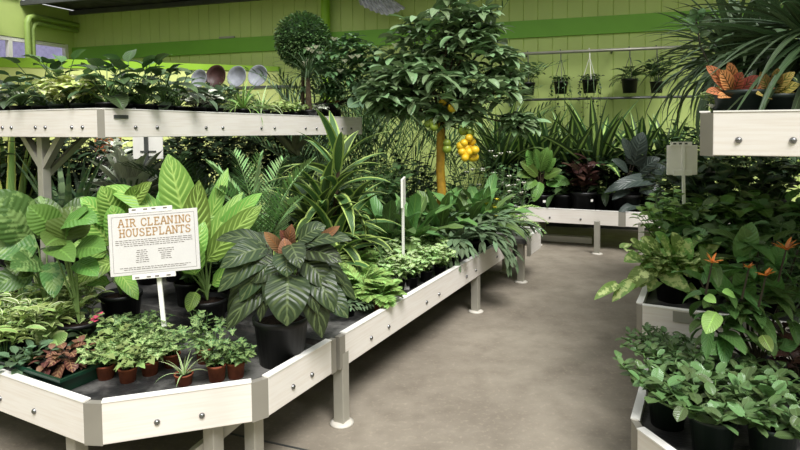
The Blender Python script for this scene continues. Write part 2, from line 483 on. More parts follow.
def rosette(mb, st, z0, n, L, W, pet, elr=(1.45, .2), shape='ovate', droop=.9, fold=.25, ldrop=.5, pr=.004, az0=0., jit=.35, wave=.05, sc0=.75, n_=7, r0=.0):
    "leaves on petioles from one crown; inner ones upright, outer ones spread"
    for i in range(n):
        q = (i + .5) / n
        az = az0 + i * GA + random.uniform(-jit, jit); el = elr[0] + (elr[1] - elr[0]) * q + random.uniform(-.12, .12)
        pl = pet * random.uniform(.75, 1.15) * (1.1 - .3 * q)
        base = np.array([math.cos(az) * r0, math.sin(az) * r0, z0])
        t = np.linspace(0, 1, 5); e = el - .25 * t
        P = base + np.stack([np.cos(e) * t * pl * math.cos(az), np.cos(e) * t * pl * math.sin(az), np.sin(e) * t * pl], 1)
        tube(st, P, pr, pr * .7, 5)
        s = (sc0 + (1 - sc0) * q) * random.uniform(.85, 1.12)
        leaf(mb, P[-1], az + random.uniform(-.2, .2), el - ldrop, L * s, W * s, shape, droop * random.uniform(.7, 1.2), fold, random.uniform(-.3, .3), n=n_, wave=wave)
def shrub(mb, st, z0, ns, H, spread, per, L, W, shape='ovate', lean=.6, droop=.7, fold=.2, sr=.004, start=.25, el=(.2, .9), r0=.03, ivy=False, curl=.3, wave=0, m=3, n=5, zl=0):
    "upright or arching stems with leaves set round them"
    for i in range(ns):
        az = i * GA + random.uniform(-.4, .4); q = math.sqrt((i + .5) / ns)
        h = H * random.uniform(.75, 1.05) * (1 - .25 * q * q); out = spread * q
        t = np.linspace(0, 1, 8); bx, by = math.cos(az) * r0 * q, math.sin(az) * r0 * q
        rad = out * t ** (1 + curl)
        zz = z0 + h * (t - zl * q * t ** 2.2)
        P = np.stack([bx + rad * math.cos(az), by + rad * math.sin(az), zz], 1)
        tube(st, P, sr, sr * .5, 5)
        for j in range(per):
            x = (start + (1 - start) * (j + random.random() * .6) / per) * 7; a = min(int(x), 6); f = min(x - a, 1)
            p = P[a] * (1 - f) + P[a + 1] * f; la = az + j * GA + random.uniform(-.5, .5)
            e = random.uniform(*el); s = random.uniform(.75, 1.15)
            if ivy: ivyleaf(mb, p + np.array([math.cos(la), math.sin(la), .3]) * L * .4, la, random.uniform(-.7, .5), L * s, random.uniform(-.5, .5))
            else: leaf(mb, p, la, e, L * s, W * s, shape, droop, fold, random.uniform(-.4, .4), n=n, m=m, wave=wave)
def straps(mb, z0, n, L, W, elr=(1.5, .3), droop=1.2, shape='strap', fold=.35, r0=.01, n_=9, az0=0., m=3, jl=.2, azr=None):
    for i in range(n):
        q = (i + .5) / n; az = (az0 + i * GA + random.uniform(-.3, .3)) if azr is None else random.uniform(*azr)
        el = elr[0] + (elr[1] - elr[0]) * q + random.uniform(-.12, .12)
        leaf(mb, (math.cos(az) * r0, math.sin(az) * r0, z0), az, el, L * random.uniform(1 - jl, 1 + jl), W, shape, droop * random.uniform(.6, 1.25) * (.5 + .6 * q), fold, random.uniform(-.25, .25), n=n_, m=m)
def flowers(par, pts, r, mat, name='flower', k=5, el=.95):
    for p in pts:
        mb = MB(); a0 = random.random() * 6
        for j in range(k): leaf(mb, p, a0 + j * 2 * PI / k, el, r, r * .65, 'ovate', .6, .2, n=4, m=3)
        mb.build(name, M[mat], par)

class Plant:
    "collects foliage and stems of one potted plant"
    def __init__(s, name, label, cat, loc, rz=None, group=None):
        s.o = thing(name, label, cat, loc, random.uniform(0, 6.28) if rz is None else rz, group)
        s.f = MB(); s.s = MB()
    def press(s, mb):
        "leaves that would reach through the back wall lie against it instead"
        c, n_ = math.cos(s.o.rotation_euler.z), math.sin(s.o.rotation_euler.z); m = np.array(MI)
        ml = np.array([m[0] * c + m[1] * n_, -m[0] * n_ + m[1] * c, 0])        # wall normal in the plant's own frame
        d0 = WD + float(Vector(s.o.location).dot(MI))
        for V in mb.v:
            d = d0 + V @ ml; k = d < .1
            V[k] += np.outer(.1 - d[k] - .06 * (1 - np.exp(-(.1 - d[k]))), ml)
    def done(s, leafm, stem='greenstem', fol='foliage'):
        if (s.o.location.dot(MI)) < -WD + 3: s.press(s.f); s.press(s.s)
        if s.f.n: s.f.build(fol, G[leafm], s.o)
        if s.s.n: s.s.build('stem', M[stem], s.o)
        return s.o
# ------------------------------------------------------------------ setting
W = Vector((.9535, -.3013, 0)); W.normalize(); MI = Vector((-W.y * -1, -W.x, 0))      # along the back wall / towards the camera
MI = Vector((W.y, -W.x, 0))
if MI.y > 0: MI = -MI
WD = 9.0
def wall_pt(px, z, off=0.):
    "point on the back wall (off metres in front of it) seen in column px"
    lo = None
    for a in np.linspace(-12, 6, 1800):
        p = W * a - MI * (WD - off); p.z = z
        e = abs(proj(p)[0] - px)
        if lo is None or e < lo[0]: lo = (e, p)
    return lo[1].copy()
def wp(a, z, off=0.):
    p = W * a - MI * (WD - off); p.z = z; return p
corner = wall_pt(73, 3.4); A0 = corner.dot(W); A1 = 6.6
HT = 3.76
mb = MB(); box(mb, (0, 3.5, -.05), 30, 26, .1); struct(mb.build('floor', M['floor'], smooth=False))
# back wall: vertical boards with grooves cut into them
mb = MB(); pts = []
a = A0 - .1; pw = .21
while a < A1:
    pts += [(a, 0), (a + pw - .016, 0), (a + pw - .008, -.012)]
    a += pw
pts.append((a, 0))
V = []
for (x, o) in pts:
    for z in (0, HT): V.append(tuple(wp(x, z, o)))
n = len(pts)
mb.raw(V, [(2 * i, 2 * i + 2, 2 * i + 3, 2 * i + 1) for i in range(n - 1)])
c = wp((A0 + A1) / 2, HT / 2, -.09); box(mb, c, A1 - A0, .14, HT, W, (-W.y, W.x, 0))
struct(mb.build('wall_back', M['lime'], smooth=False))
mb = MB(); box(mb, wp((A0 + A1) / 2, 2.925, .02), A1 - A0, .045, .25, W, (-W.y, W.x, 0))
struct(mb.build('trim_1', M['stripe'], smooth=False))
# left wall with its window opening, running towards the camera from the corner
LW = MI.copy()
def lwp(b, z, off=0.):
    p = corner + LW * b + W * off; p.z = z; return p
def lw_box(b0, b1, z0, z1, off, th):
    box_c = lwp((b0 + b1) / 2, (z0 + z1) / 2, off); mb_ = MB()
    box(mb_, box_c, b1 - b0, th, z1 - z0, LW, W); return mb_
LEN = 15.
wm = MB()
for (b0, b1, z0, z1) in ((0, LEN, 3.10, HT), (0, LEN, 0, 1.9), (0, .12, 1.9, 3.10), (3.6, LEN, 1.9, 3.10)):
    box(wm, lwp((b0 + b1) / 2, (z0 + z1) / 2, -.08), b1 - b0, .16, z1 - z0, LW, W)
struct(wm.build('wall_left', M['lime'], smooth=False))
wf = MB()
for b in (.15, 1.3, 2.45, 3.57): box(wf, lwp(b, 2.5, -.05), .07, .08, 1.2, LW, W)
for z in (1.94, 3.06): box(wf, lwp(1.86, z, -.05), 3.48, .08, .06, LW, W)
wfo = struct(wf.build('window_1', M['lip'], smooth=False))
wg = MB(); box(wg, lwp(1.86, 2.5, -.08), 3.4, .008, 1.12, LW, W)
wg.build('glass_pane', M['glass'], wfo, smooth=False)
# roof trusses outside seen through the pane
rb = MB()
for k in range(3): bar(rb, lwp(-1.0 + k * .2, 3.5 - k * .35, -3.4), lwp(6, 3.9 - k * .45, -3.4), .06, .06)
for k in range(7): bar(rb, lwp(-.5 + k * .9, 2.4, -3.42), lwp(k * .9, 3.9, -3.42), .04, .04)
tag(rb.build('roof_truss', M['darkmetal'], smooth=False), 'dark metal roof truss outside, seen through the window at the far left', 'truss')
struct(bpy.data.objects['roof_truss'])
mb = MB(); box(mb, lwp(-6, 2.2, -6), 44, .2, 5.5, LW, W); struct(mb.build('window_backdrop', flat('window_backdrop_grey', rgb(150, 144, 168), .7, .3), smooth=False))  # made-up backdrop, added to keep the sky from whiting out the window
# floor joint
j0, j1 = onz(214, 430, .001), onz(310, 451, .001)
mb = MB(); bar(mb, j0 - (j1 - j0) * 2, j1 + (j1 - j0) * .4, .012, .002); struct(mb.build('trim_7', M['darkmetal'], smooth=False))
# other two walls behind the camera and on the right
mb = MB()
p = wp(A1 + .08, HT / 2, 7.5); box(mb, p, .16, 15.2, HT, W, (-W.y, W.x, 0)); struct(mb.build('wall_right', M['lime'], smooth=False))
mb = MB(); box(mb, wp((A0 + A1) / 2, HT / 2, 15), A1 - A0, .16, HT, W, (-W.y, W.x, 0)); struct(mb.build('wall_front', M['lime'], smooth=False))
# roof: a boarded strip along the back wall and along the left wall, open glazing bars over the rest
mb = MB(); box(mb, wp((A0 + A1) / 2, HT + .06, .5), A1 - A0, 1.2, .1, W, (-W.y, W.x, 0))
box(mb, lwp(8.2, HT + .06, .9), 12.4, 2.0, .1, LW, W)
struct(mb.build('ceiling', M['ceil'], smooth=False))
for k, (o) in enumerate((.06, 1.08)):
    mb = MB(); bar(mb, wp(A0, HT - .06, o), wp(A1, HT - .06, o), .05, .08); r = mb.build('trim_%d' % (k + 2), M['darkmetal'], smooth=False); struct(r)
mb = MB()
for k in range(7): bar(mb, wp(A0 + k * 2.2 - .0, HT + .05, 1.15), wp(A0 + k * 2.2, HT + .05, 15), .06, .12)
struct(mb.build('trim_5', M['rafter'], smooth=False))
# green beam and light panel: a low partition from the left to the back wall
def px_tri(px, y, d): return atd(px, y, d)
wq = wall_pt(278, 2.5, .1)
bl = [(-40, 55.5, 66.5, 8.9), (278, 66.5, 71.0, wq.y)]
ends = []
for (px, ya, yb, d) in bl: ends.append((atd(px, ya, d), atd(px, yb, d)))
mb = MB(); o = MI * .08
V = []
for (a_, b_) in ends: V += [tuple(a_), tuple(b_), tuple(b_ - o), tuple(a_ - o)]
mb.raw(V, [(0, 1, 5, 4), (1, 2, 6, 5), (2, 3, 7, 6), (3, 0, 4, 7), (0, 3, 2, 1), (4, 5, 6, 7)])
struct(mb.build('trim_6', M['beam'], smooth=False))
mb = MB(); V = []
for (a_, b_) in ends:
    q = b_ - MI * .02; V += [tuple(q), (q.x, q.y, 0), (q.x - MI.x * .05, q.y - MI.y * .05, 0), (q.x - MI.x * .05, q.y - MI.y * .05, q.z)]
mb.raw(V, [(0, 1, 5, 4), (1, 2, 6, 5), (2, 3, 7, 6), (3, 0, 4, 7), (0, 3, 2, 1), (4, 5, 6, 7)])
struct(mb.build('wall_partition', M['panel'], smooth=False))
# painted pipes on the left wall
def lw_px(px, py, off):
    best = None
    for b in np.linspace(0, 6, 1200):
        p = lwp(b, 3, off); e = abs(proj(p)[0] - px)
        if best is None or e < best[0]: best = (e, b)
    b = best[1]; r0 = ray(px, py); p = lwp(b, 0, off); t = p.y / r0.y
    p.z = CAMH + r0.z * t; return p
for nm, x0, y0, r, off in (('tall', 28, 15, .052, .14), ('short', 33, 22, .04, .12)):
    top = lw_px(x0, y0, off); mb = MB()
    bend = [Vector((top.x, top.y, z)) for z in (1.0, 2.2, top.z - .14)] + [top + Vector((0, 0, -.04)) - LW * .04, top - LW * .14]
    e = lwp(.02, top.z - .02, off)
    tube(mb, bend + [e], r, r, 10)
    tag(mb.build('painted_pipe', M['pipe']), ('thick outer' if nm == 'tall' else 'thin inner') + ' green painted pipe bending along the upper left wall', 'pipe')
# vertical round post of painted pipe on the back wall
p = wall_pt(326, 3, .12); mb = MB(); tube(mb, [(p.x, p.y, 0), (p.x, p.y, HT)], .075, .075, 14)
tag(mb.build('downpipe', M['beam']), 'vertical bright green pipe on back wall above the clipped ball tree', 'pipe')
# small ledge piece on the stripe
mb = MB(); box(mb, wall_pt(227, 3.07, .03), .3, .03, .03, W, (-W.y, W.x, 0)); tag(mb.build('wall_bracket', M['alu'], smooth=False), 'small grey bracket on top edge of the green wall stripe', 'bracket')

# ------------------------------------------------------------------ benches
RIM, BOT, SURF = .485, .315, .435
def rim_path(par, path, zt, zb, cut=.04, bolts=2, inner=1, brk=True, ends=(False, False), closed=False, zend=None):
    "boards between the corners of a plan path, corner plates, a white lip and bolts; outer face on the path"
    P = [Vector((p.x, p.y, 0)) for p in path]
    for i in range(len(P) - 1):
        a, b = P[i], P[i + 1]; t = (b - a).normalized(); nr = Vector((-t.y, t.x, 0)) * inner     # inwards
        ca = cut if (i > 0 or ends[0]) else .0; cb = cut if (i < len(P) - 2 or ends[1]) else .0
        a2, b2 = a + t * ca, b - t * cb
        mb = MB()
        prism(mb, [a2, b2, b2 - nr * -.028, a2 + nr * .028], zb, zt)
        bd = mb.build('board', M['board'], par, smooth=False, bevel=.003)
        mb = MB()
        prism(mb, [a2 - nr * .003, b2 - nr * .003, b2 + nr * .034, a2 + nr * .034], zt + .0005, zt + .006)
        mb.build('lip', M['lip'], bd, smooth=False)
        L = (b2 - a2).length
        for k in range(bolts[i] if isinstance(bolts, (list, tuple)) else bolts):
            nb = bolts[i] if isinstance(bolts, (list, tuple)) else bolts
            # bolts come in pairs along the board
            q = .5 + (k - .5) * .3 if nb == 2 else (k + .5) / nb if nb == 1 or nb == 7 else ((k // 2 + .5) + (.14 if k % 2 else -.14)) / (nb / 2)
            c = a2 + t * (L * q) - nr * .001; z = zb + (zt - zb) * .36
            m = MB(); outn = -nr
            prof_ = [(.0, .011), (.006, .010), (.011, .006), (.0125, 0)]
            an = np.linspace(0, 2 * PI, 11); V = []
            for (rr, hh) in prof_:
                V.append([tuple(c + outn * hh + t * (rr * math.cos(x)) + Vector((0, 0, z + rr * math.sin(x)))) for x in an])
            m.grid(np.array(V)); m.build('bolt', M['steel'], par)
    rng = list(range(1, len(P) - 1)) + ([0] if ends[0] else []) + ([len(P) - 1] if ends[1] else [])
    for i in rng:
        if not brk: break
        mb = MB(); c = P[i]
        if 0 < i < len(P) - 1:
            t0 = (P[i] - P[i - 1]).normalized(); t1 = (P[i + 1] - P[i]).normalized()
            n0 = Vector((-t0.y, t0.x, 0)) * inner; n1 = Vector((-t1.y, t1.x, 0)) * inner
            a, b = c - t0 * cut, c + t1 * cut
            ch = (b - a).normalized(); nn = Vector((-ch.y, ch.x, 0)) * inner
            prism(mb, [a, b, b + nn * .03, a + nn * .03] if (b - a).dot(t0) > 0 else [a, b, b + nn * .03], zb - .004, zt - .002)
        else:
            t0 = (P[1] - P[0]).normalized() if i == 0 else (P[-2] - P[-1]).normalized()
            nr = Vector((-t0.y, t0.x, 0)) * (inner if i == 0 else -inner)
            prism(mb, [c, c + t0 * cut, c + t0 * cut + nr * .03, c + nr * .03], zb - .004, zt - .002)
        mb.build('corner_plate', M['bracket'], par, smooth=False)
def leg(par, x, y, zt, w=.062, mat='alu', foot=True, z0=0.):
    mb = MB(); bar(mb, (x, y, z0 + .012), (x, y, zt), w, w, U)
    l = mb.build('leg', M[mat], par, smooth=False, bevel=.004)
    if foot:
        mb = MB(); lathe(mb, [(0, .0), (.062, 0), (.065, .006), (.05, .014), (.03, .018), (0, .018)], 18, (x, y, z0)); mb.build('foot_pad', M['pad'], l)
def brace(par, a, b, w=.04):
    mb = MB(); bar(mb, a, b, w, w * .9); mb.build('brace', M['alu'], par, smooth=False)
def slab(par, pts, z0, z1, mat='liner', name='bench_top'):
    mb = MB(); prism(mb, pts, z0, z1); return mb.build(name, M[mat], par, smooth=False)
def ins(pts, d):
    "shrink a convex plan polygon towards its middle"
    out = []; n = len(pts)
    c = sum((Vector((p.x, p.y, 0)) for p in pts), Vector()) / n
    for i in range(n):
        p0, p1, p2 = pts[i - 1], pts[i], pts[(i + 1) % n]
        e0 = Vector((p1.x - p0.x, p1.y - p0.y, 0)).normalized(); e1 = Vector((p2.x - p1.x, p2.y - p1.y, 0)).normalized()
        n0 = Vector((-e0.y, e0.x, 0)); n1 = Vector((-e1.y, e1.x, 0))
        if n0.dot(c - p1) < 0: n0, n1 = -n0, -n1
        b = (n0 + n1); b = b / max(.3, b.dot(n0)); out.append(Vector((p1.x, p1.y, 0)) + b * d)
    return out
E1, FRONT, BACKN = -1.70, 1.44, -5.9
# end section of the left bench
B1 = thing('display_bench', 'low white bench end with cut-off corner, carrying the printed sign', 'bench', (0, 0, 0))
path1 = [SN(FRONT, BACKN), SN(FRONT, E1 - .47), SN(FRONT + .47, E1), SN(2.475, E1)]
rim_path(B1, path1, RIM, BOT, bolts=(8, 2, 2), ends=(False, True), cut=.042)
slab(B1, ins(path1 + [SN(2.475, BACKN)], .026), .39, SURF)
for p in (onz(201, 440, .25), onz(61, 448, .25)):
    p = p + U * .07; leg(B1, p.x, p.y, .39)
lg = onz(271, 425, .25) - N * .10; leg(B1, lg.x, lg.y, .39)
brace(B1, (lg.x - .01, lg.y, .31), SN(1.75, -2.1, .05), .05)
for n_ in (-4.6,): leg(B1, *SN(1.6, n_)[:2], .39); leg(B1, *SN(2.35, n_)[:2], .39)
# long section
B2 = thing('display_bench', 'long low white bench running beside the aisle towards the back wall', 'bench', (0, 0, 0))
path2 = [SN(2.495, E1 + .01), SN(5.50, E1 + .01), SN(5.50, BACKN)]
rim_path(B2, path2, RIM, BOT, bolts=(8, 0), ends=(True, False), cut=.05)
slab(B2, ins([SN(2.495, BACKN)] + path2[:2] + [SN(5.50, BACKN)], .026), .39, SURF)
for (px, py) in ((345, 424), (478, 312)):
    p = onz(px, py, 0) - N * .02; leg(B2, p.x, p.y, .39)
for s_ in (3.0, 4.9): leg(B2, *SN(s_, -2.7)[:2], .39)
for s_ in (2.6, 4.5): leg(B2, *SN(s_, -3.4)[:2], .39); leg(B2, *SN(s_, -5.2)[:2], .39)
p = onz(345, 424, 0) - N * .03; brace(B2, (p.x, p.y, .28), Vector((p.x, p.y, .28)) - N * 1.2)
# far end section
B3 = thing('display_bench', 'short white bench section at the far end of the long left bench', 'bench', (0, 0, 0))
path3 = [SN(5.52, E1 + .16), SN(5.98, E1 + .16), SN(5.98, -3.6)]
rim_path(B3, path3, RIM - .01, BOT - .03, bolts=0, ends=(True, False), cut=.05)
slab(B3, ins([SN(5.52, -3.6)] + path3[:2] + [SN(5.98, -3.6)], .026), .39, SURF)
for (s_, n_) in ((5.6, E1 + .05), (5.9, E1 - .2), (5.6, -3.3), (5.9, -3.3)): leg(B3, *SN(s_, n_)[:2], .39)
def tilt(s): return .026 - .062 * (s - 2.285) / 3.0       # the shelf falls slightly towards the back
# upper left shelf on posts
USL = thing('display_shelf', 'high white shelf board on grey posts above the left bench', 'shelf', (0, 0, 0))
S0, S1, NR, NL = 2.285, 5.3, -3.25, -4.42
ZS0, ZS1, SBH = 1.672, 1.640, .172
pth = [SN(S0, NL), SN(S0, NR), SN(S1, NR), SN(S1, NL)]
mb = MB()
rim_path(USL, pth, 1.66, 1.66 - SBH, bolts=(6, 10, 0), cut=.03)
slab(USL, ins(pth, .03), 1.53, 1.60, 'liner', 'shelf_top')
for (s_) in (S0 + .09, 4.9):
    PN = -3.98 if s_ < 3 else -3.83; q = SN(s_, PN); leg(USL, q.x, q.y, 1.53, .058, z0=SURF)
    for sg in (-1, 1): brace(USL, SN(s_ - .0, PN, 1.30), SN(s_, PN + sg * .24, 1.53), .045)
    brace(USL, SN(s_, PN, 1.24), SN(s_ + (.35 if s_ < 3 else -.35), PN, 1.53), .04)
mb = MB(); box(mb, SN(S0, NR - 0, 0) + Vector((0, 0, 1.615)) + U * .14 + N * .004, .10, .004, .022, U, (-U.y, U.x, 0))
mb.build('maker_plate', M['darkmetal'], USL, smooth=False)
for o_ in USL.children_recursive:
    for v in o_.data.vertices:
        if v.co.z > 1.45: v.co.z += tilt(v.co.dot(U))
mb = MB(); box(mb, wp((A0 + A1) / 2, .16, .012), A1 - A0, .03, .32, W, (-W.y, W.x, 0)); struct(mb.build('shade_strip_back', M['ceil'], smooth=False))  # dark strip added at the wall foot, standing in for shade under the bench
# back bench along the back wall
f1, f2 = onz(512, 207, RIM), onz(650, 213.5, RIM)
BB = thing('display_bench', 'white bench standing along the back wall at the end of the aisle', 'bench', (0, 0, 0))
fd = (f2 - f1); fd.z = 0; fd.normalize(); bk = Vector((-fd.y, fd.x, 0))
mid_ = onz(622, 211, RIM)
q0, q1, q2 = f1, f1 + fd * (mid_ - f1).length, f1 + fd * 4.6
rim_path(BB, [f1 + bk * 1.1, f1, q1, q2], RIM, BOT, bolts=(0, 2, 6), cut=.04, ends=(False, False))
slab(BB, ins([f1 + bk * 1.1, f1, q2, q2 + bk * 1.1], .026), .39, SURF)
for px in (597, 641): 
    p = onz(px, 254 if px == 597 else 256, 0); leg(BB, p.x, p.y, .39)
for d in (.25, 2.6, 4.4):
    p = f1 + fd * d + bk * .9; leg(BB, p.x, p.y, .39)
p = f1 + fd * .3 + bk * .1; leg(BB, p.x, p.y, .39)
mb = MB(); a = onz(548, 238, .05); b = a + fd * .62 + bk * .0
bar(mb, onz(520, 236, .04), onz(592, 240, .04), .1, .08); tag(mb.build('plank', M['board'], smooth=False, bevel=.004), 'white plank lying on the floor under the back bench', 'plank')
# right bench: stepped boxes and the high shelf
R1 = thing('display_bench', 'low white planter bench at lower right holding the jade plants', 'bench', (0, 0, 0))
RN, RS = -.295, 2.577
rz = .32
pr = [SN(3.66, RN), SN(RS, RN), SN(RS - .42, RN + .42), SN(RS - .42, 1.5), SN(3.66, 1.5)]
rim_path(R1, pr[:4], rz, rz - .17, bolts=(2, 1, 4), cut=.045)
slab(R1, ins(pr, .026), .20, .265)
for (s_, n_) in ((2.75, -.2), (3.5, -.2), (2.4, .4), (2.4, 1.3), (3.5, 1.3)): leg(R1, *SN(s_, n_)[:2], .20)
for i in range(2): 
    mb = MB(); c0 = SN(RS, RN) if i == 0 else SN(RS - .21, RN + .21); t = U if i == 0 else (N - U).normalized(); 
R2 = thing('display_bench', 'white right bench behind the jade plants holding the trailing variegated plant', 'bench', (0, 0, 0))
RN2, RS2 = -.396, 3.716
pr2 = [SN(6.3, RN2), SN(RS2, RN2), SN(RS2, 1.5), SN(6.3, 1.5)]
rim_path(R2, pr2[:3], RIM, RIM - .2, bolts=(6, 0), cut=.035)
slab(R2, ins(pr2, .026), .39, SURF)
mb = MB(); t0 = SN(RS2 - .006, RN2 + .22); bar(mb, SN(RS2 - .006, RN2 + .2, RIM - .035), SN(RS2 - .006, RN2 + .62, RIM - .035), .008, .06); mb.build('joint_plate', M['alu'], R2, smooth=False)
for (s_, n_) in ((3.85, -.3), (5.0, -.3), (6.2, -.3), (3.85, 1.3), (6.2, 1.3)): leg(R2, *SN(s_, n_)[:2], .39)
USR = thing('display_shelf', 'high white shelf at right edge, nearest to the viewer', 'shelf', (0, 0, 0))
rs0, rn0 = 2.557, -.047
pth = [SN(6.0, rn0), SN(rs0, rn0), SN(rs0, 1.2), SN(6.0, 1.2)]
rim_path(USR, pth[:3], 1.617, 1.617 - .165, bolts=(6, 7), cut=.045)
slab(USR, ins(pth, .03), 1.49, 1.55, 'liner', 'shelf_top')
for s_ in (rs0 + .1, 5.6):
    z0_ = .265 if s_ < 3.6 else SURF
    q = SN(s_, .74); leg(USR, q.x, q.y, 1.49, .06, z0=z0_)
    for sg in (-1, 1): brace(USR, SN(s_, .74, 1.22), SN(s_, .74 + sg * .3, 1.49), .05)
# shelf on the back wall with the empty bowls
wsx = wall_pt(232, 2.15, .78)
WS = thing('wall_shelf', 'narrow dark shelf on the back wall carrying empty bowls', 'shelf', wsx, math.atan2(W.y, W.x))
mb = MB(); box(mb, (0, 0, -.02), 2.2, .34, .04); mb.build('plank', M['darkmetal'], WS, smooth=False, bevel=.004)
for x in (-.9, 0, .9):
    mb = MB(); bar(mb, (x, .16, -.35), (x, .16, -.04), .04, .03); bar(mb, (x, .15, -.32), (x, -.12, -.05), .03, .03); mb.build('shelf_bracket', M['darkmetal'], WS, smooth=False)
def bowl(px, r, mat, label, dy):
    p = wall_pt(px, 2.15, .78 + dy); 
    o = thing('bowl', label, 'bowl', (p.x, p.y, 2.15), math.atan2(MI.y, MI.x), 'empty bowls on the wall shelf')
    mb = MB()
    # a bowl leaning on its rim, mouth towards the room
    pr_ = [(.0, -.55), (.5, -.5), (.82, -.28), (1, 0), (.96, .02), (.78, -.24), (.46, -.44), (0, -.48)]
    lathe(mb, [(a * r, b * r) for a, b in pr_], 24)
    b = mb.build('shell', M[mat], o); b.rotation_euler = (0, math.radians(78), 0); b.location = (0, 0, r * .99)
    return o
bowl(199, .15, 'greypot', 'leftmost pale grey bowl leaning on the wall shelf', .16)
bowl(216, .19, 'brownpot', 'dark brown bowl between the grey bowls on the wall shelf', .0)
bowl(237, .175, 'greypot', 'pale grey bowl just right of the brown bowl on the wall shelf', .0)
bowl(258, .175, 'greypot', 'rightmost pale grey bowl on the wall shelf', .0)
# rails with hanging baskets
for z, py, nm in ((None, 51, 'upper'), (None, 98.5, 'lower')):
    p = atd(600, py, 8.25)
    p2 = wall_pt(515, p.z, .35); p3 = wall_pt(720, p.z, .35)
    r_ = thing('hanging_rail', nm + ' grey metal rail across the back wall ' + ('from which the baskets hang' if nm == 'upper' else 'behind the baskets'), 'rail', p2)
    mb = MB(); tube(mb, [(0, 0, 0), p3 - p2], .022 if nm == 'upper' else .018, None, 8, True); mb.build('tube', M['alu'] if nm == 'upper' else M['darkmetal'], r_)
    for q in (.05, .5, .95):
        mb = MB(); c = (p3 - p2) * q; bar(mb, c, c - MI * .35, .025, .025); mb.build('wall_bracket', M['darkmetal'], r_, smooth=False)
RAILZ = atd(600, 51, 8.25).z
# pleated cloth hanging at top of wall
p = wall_pt(383, 3.2, .5)
hc = thing('hanging_cloth', 'grey pleated cloth hanging from the roof at the top edge of the photo', 'cloth', (p.x, p.y, 3.05))
bz = atd(383, 15, p.y).z - 3.05
mb = MB(); rows = []
for i in range(8):
    t = i / 7; z = bz + t * (HT - .15 - 3.05 - bz); wd = .34 * (1 - .55 * t) 
    x = np.linspace(-1, 1, 49)
    rows.append(np.stack([x * wd - .07 * t * 4, np.sin(x * 26) * .03 + .02 * x * x, np.full(49, z) + (1 - t) * (.13 * np.abs(x - .15) ** 1.5 + .015 * np.sin(x * 26))], 1))
mb.grid(np.array(rows)); mb.build('pleats', M['cloth'], hc)
mb = MB(); bar(mb, (-.5, 0, HT - .15 - 3.05), (.1, 0, HT - .15 - 3.05), .03, .03); mb.build('hanger', M['darkmetal'], hc, smooth=False)

# ------------------------------------------------------------------ signs
GLY = {  # strokes on a 4 x 6 grid
 'A': [[(0, 0), (1.7, 6), (2.3, 6), (4, 0)], [(.7, 2.2), (3.3, 2.2)], [(-.5, 0), (.7, 0)], [(3.3, 0), (4.5, 0)]],
 'I': [[(1.5, 0), (1.5, 6)], [(.6, 0), (2.4, 0)], [(.6, 6), (2.4, 6)]],
 'R': [[(.5, 0), (.5, 6)], [(-.2, 6), (2.6, 6), (3.5, 5.2), (3.5, 3.9), (2.6, 3.1), (.5, 3.1)], [(2, 3.1), (3.8, 0), (4.4, 0)], [(-.2, 0), (1.3, 0)]],
 'C': [[(3.8, 4.2), (3.6, 5.2), (2.6, 6), (1.4, 6), (.3, 4.8), (0, 3), (.3, 1.2), (1.4, 0), (2.6, 0), (3.6, .8), (3.9, 1.6)]],
 'L': [[(.6, 0), (.6, 6)], [(-.1, 6), (1.4, 6)], [(-.1, 0), (3.4, 0), (3.5, 1.5)]],
 'E': [[(.6, 0), (.6, 6)], [(-.1, 6), (3.5, 6), (3.5, 4.8)], [(.6, 3.1), (2.6, 3.1)], [(-.1, 0), (3.6, 0), (3.6, 1.3)]],
 'N': [[(.4, 0), (.4, 6), (3.6, 0), (3.6, 6)], [(-.3, 0), (1.1, 0)], [(-.4, 6), (.5, 6)], [(2.9, 6), (4.3, 6)]],
 'G': [[(3.7, 4.3), (3.4, 5.3), (2.5, 6), (1.4, 6), (.3, 4.8), (0, 3), (.3, 1.2), (1.4, 0), (2.6, 0), (3.6, .8), (3.6, 2.6), (2.3, 2.6)]],
 'H': [[(.5, 0), (.5, 6)], [(3.5, 0), (3.5, 6)], [(.5, 3.1), (3.5, 3.1)], [(-.2, 0), (1.2, 0)], [(-.2, 6), (1.2, 6)], [(2.8, 0), (4.2, 0)], [(2.8, 6), (4.2, 6)]],
 'O': [[(1.4, 0), (.3, 1.2), (0, 3), (.3, 4.8), (1.4, 6), (2.6, 6), (3.7, 4.8), (4, 3), (3.7, 1.2), (2.6, 0), (1.4, 0)]],
 'U': [[(.5, 6), (.5, 1.6), (1.4, 0), (2.6, 0), (3.5, 1.6), (3.5, 6)], [(-.2, 6), (1.2, 6)], [(2.8, 6), (4.2, 6)]],
 'S': [[(3.4, 4.6), (3.2, 5.6), (2.4, 6), (1.3, 6), (.4, 5.2), (.5, 4), (1.4, 3.3), (2.8, 2.7), (3.6, 1.9), (3.5, .8), (2.6, 0), (1.2, 0), (.4, .5), (.2, 1.5)]],
 'P': [[(.5, 0), (.5, 6)], [(-.2, 6), (2.6, 6), (3.5, 5.2), (3.5, 3.7), (2.6, 2.8), (.5, 2.8)], [(-.2, 0), (1.4, 0)]],
 'T': [[(2, 0), (2, 6)], [(0, 4.8), (0, 6), (4, 6), (4, 4.8)], [(1.2, 0), (2.8, 0)]],
}
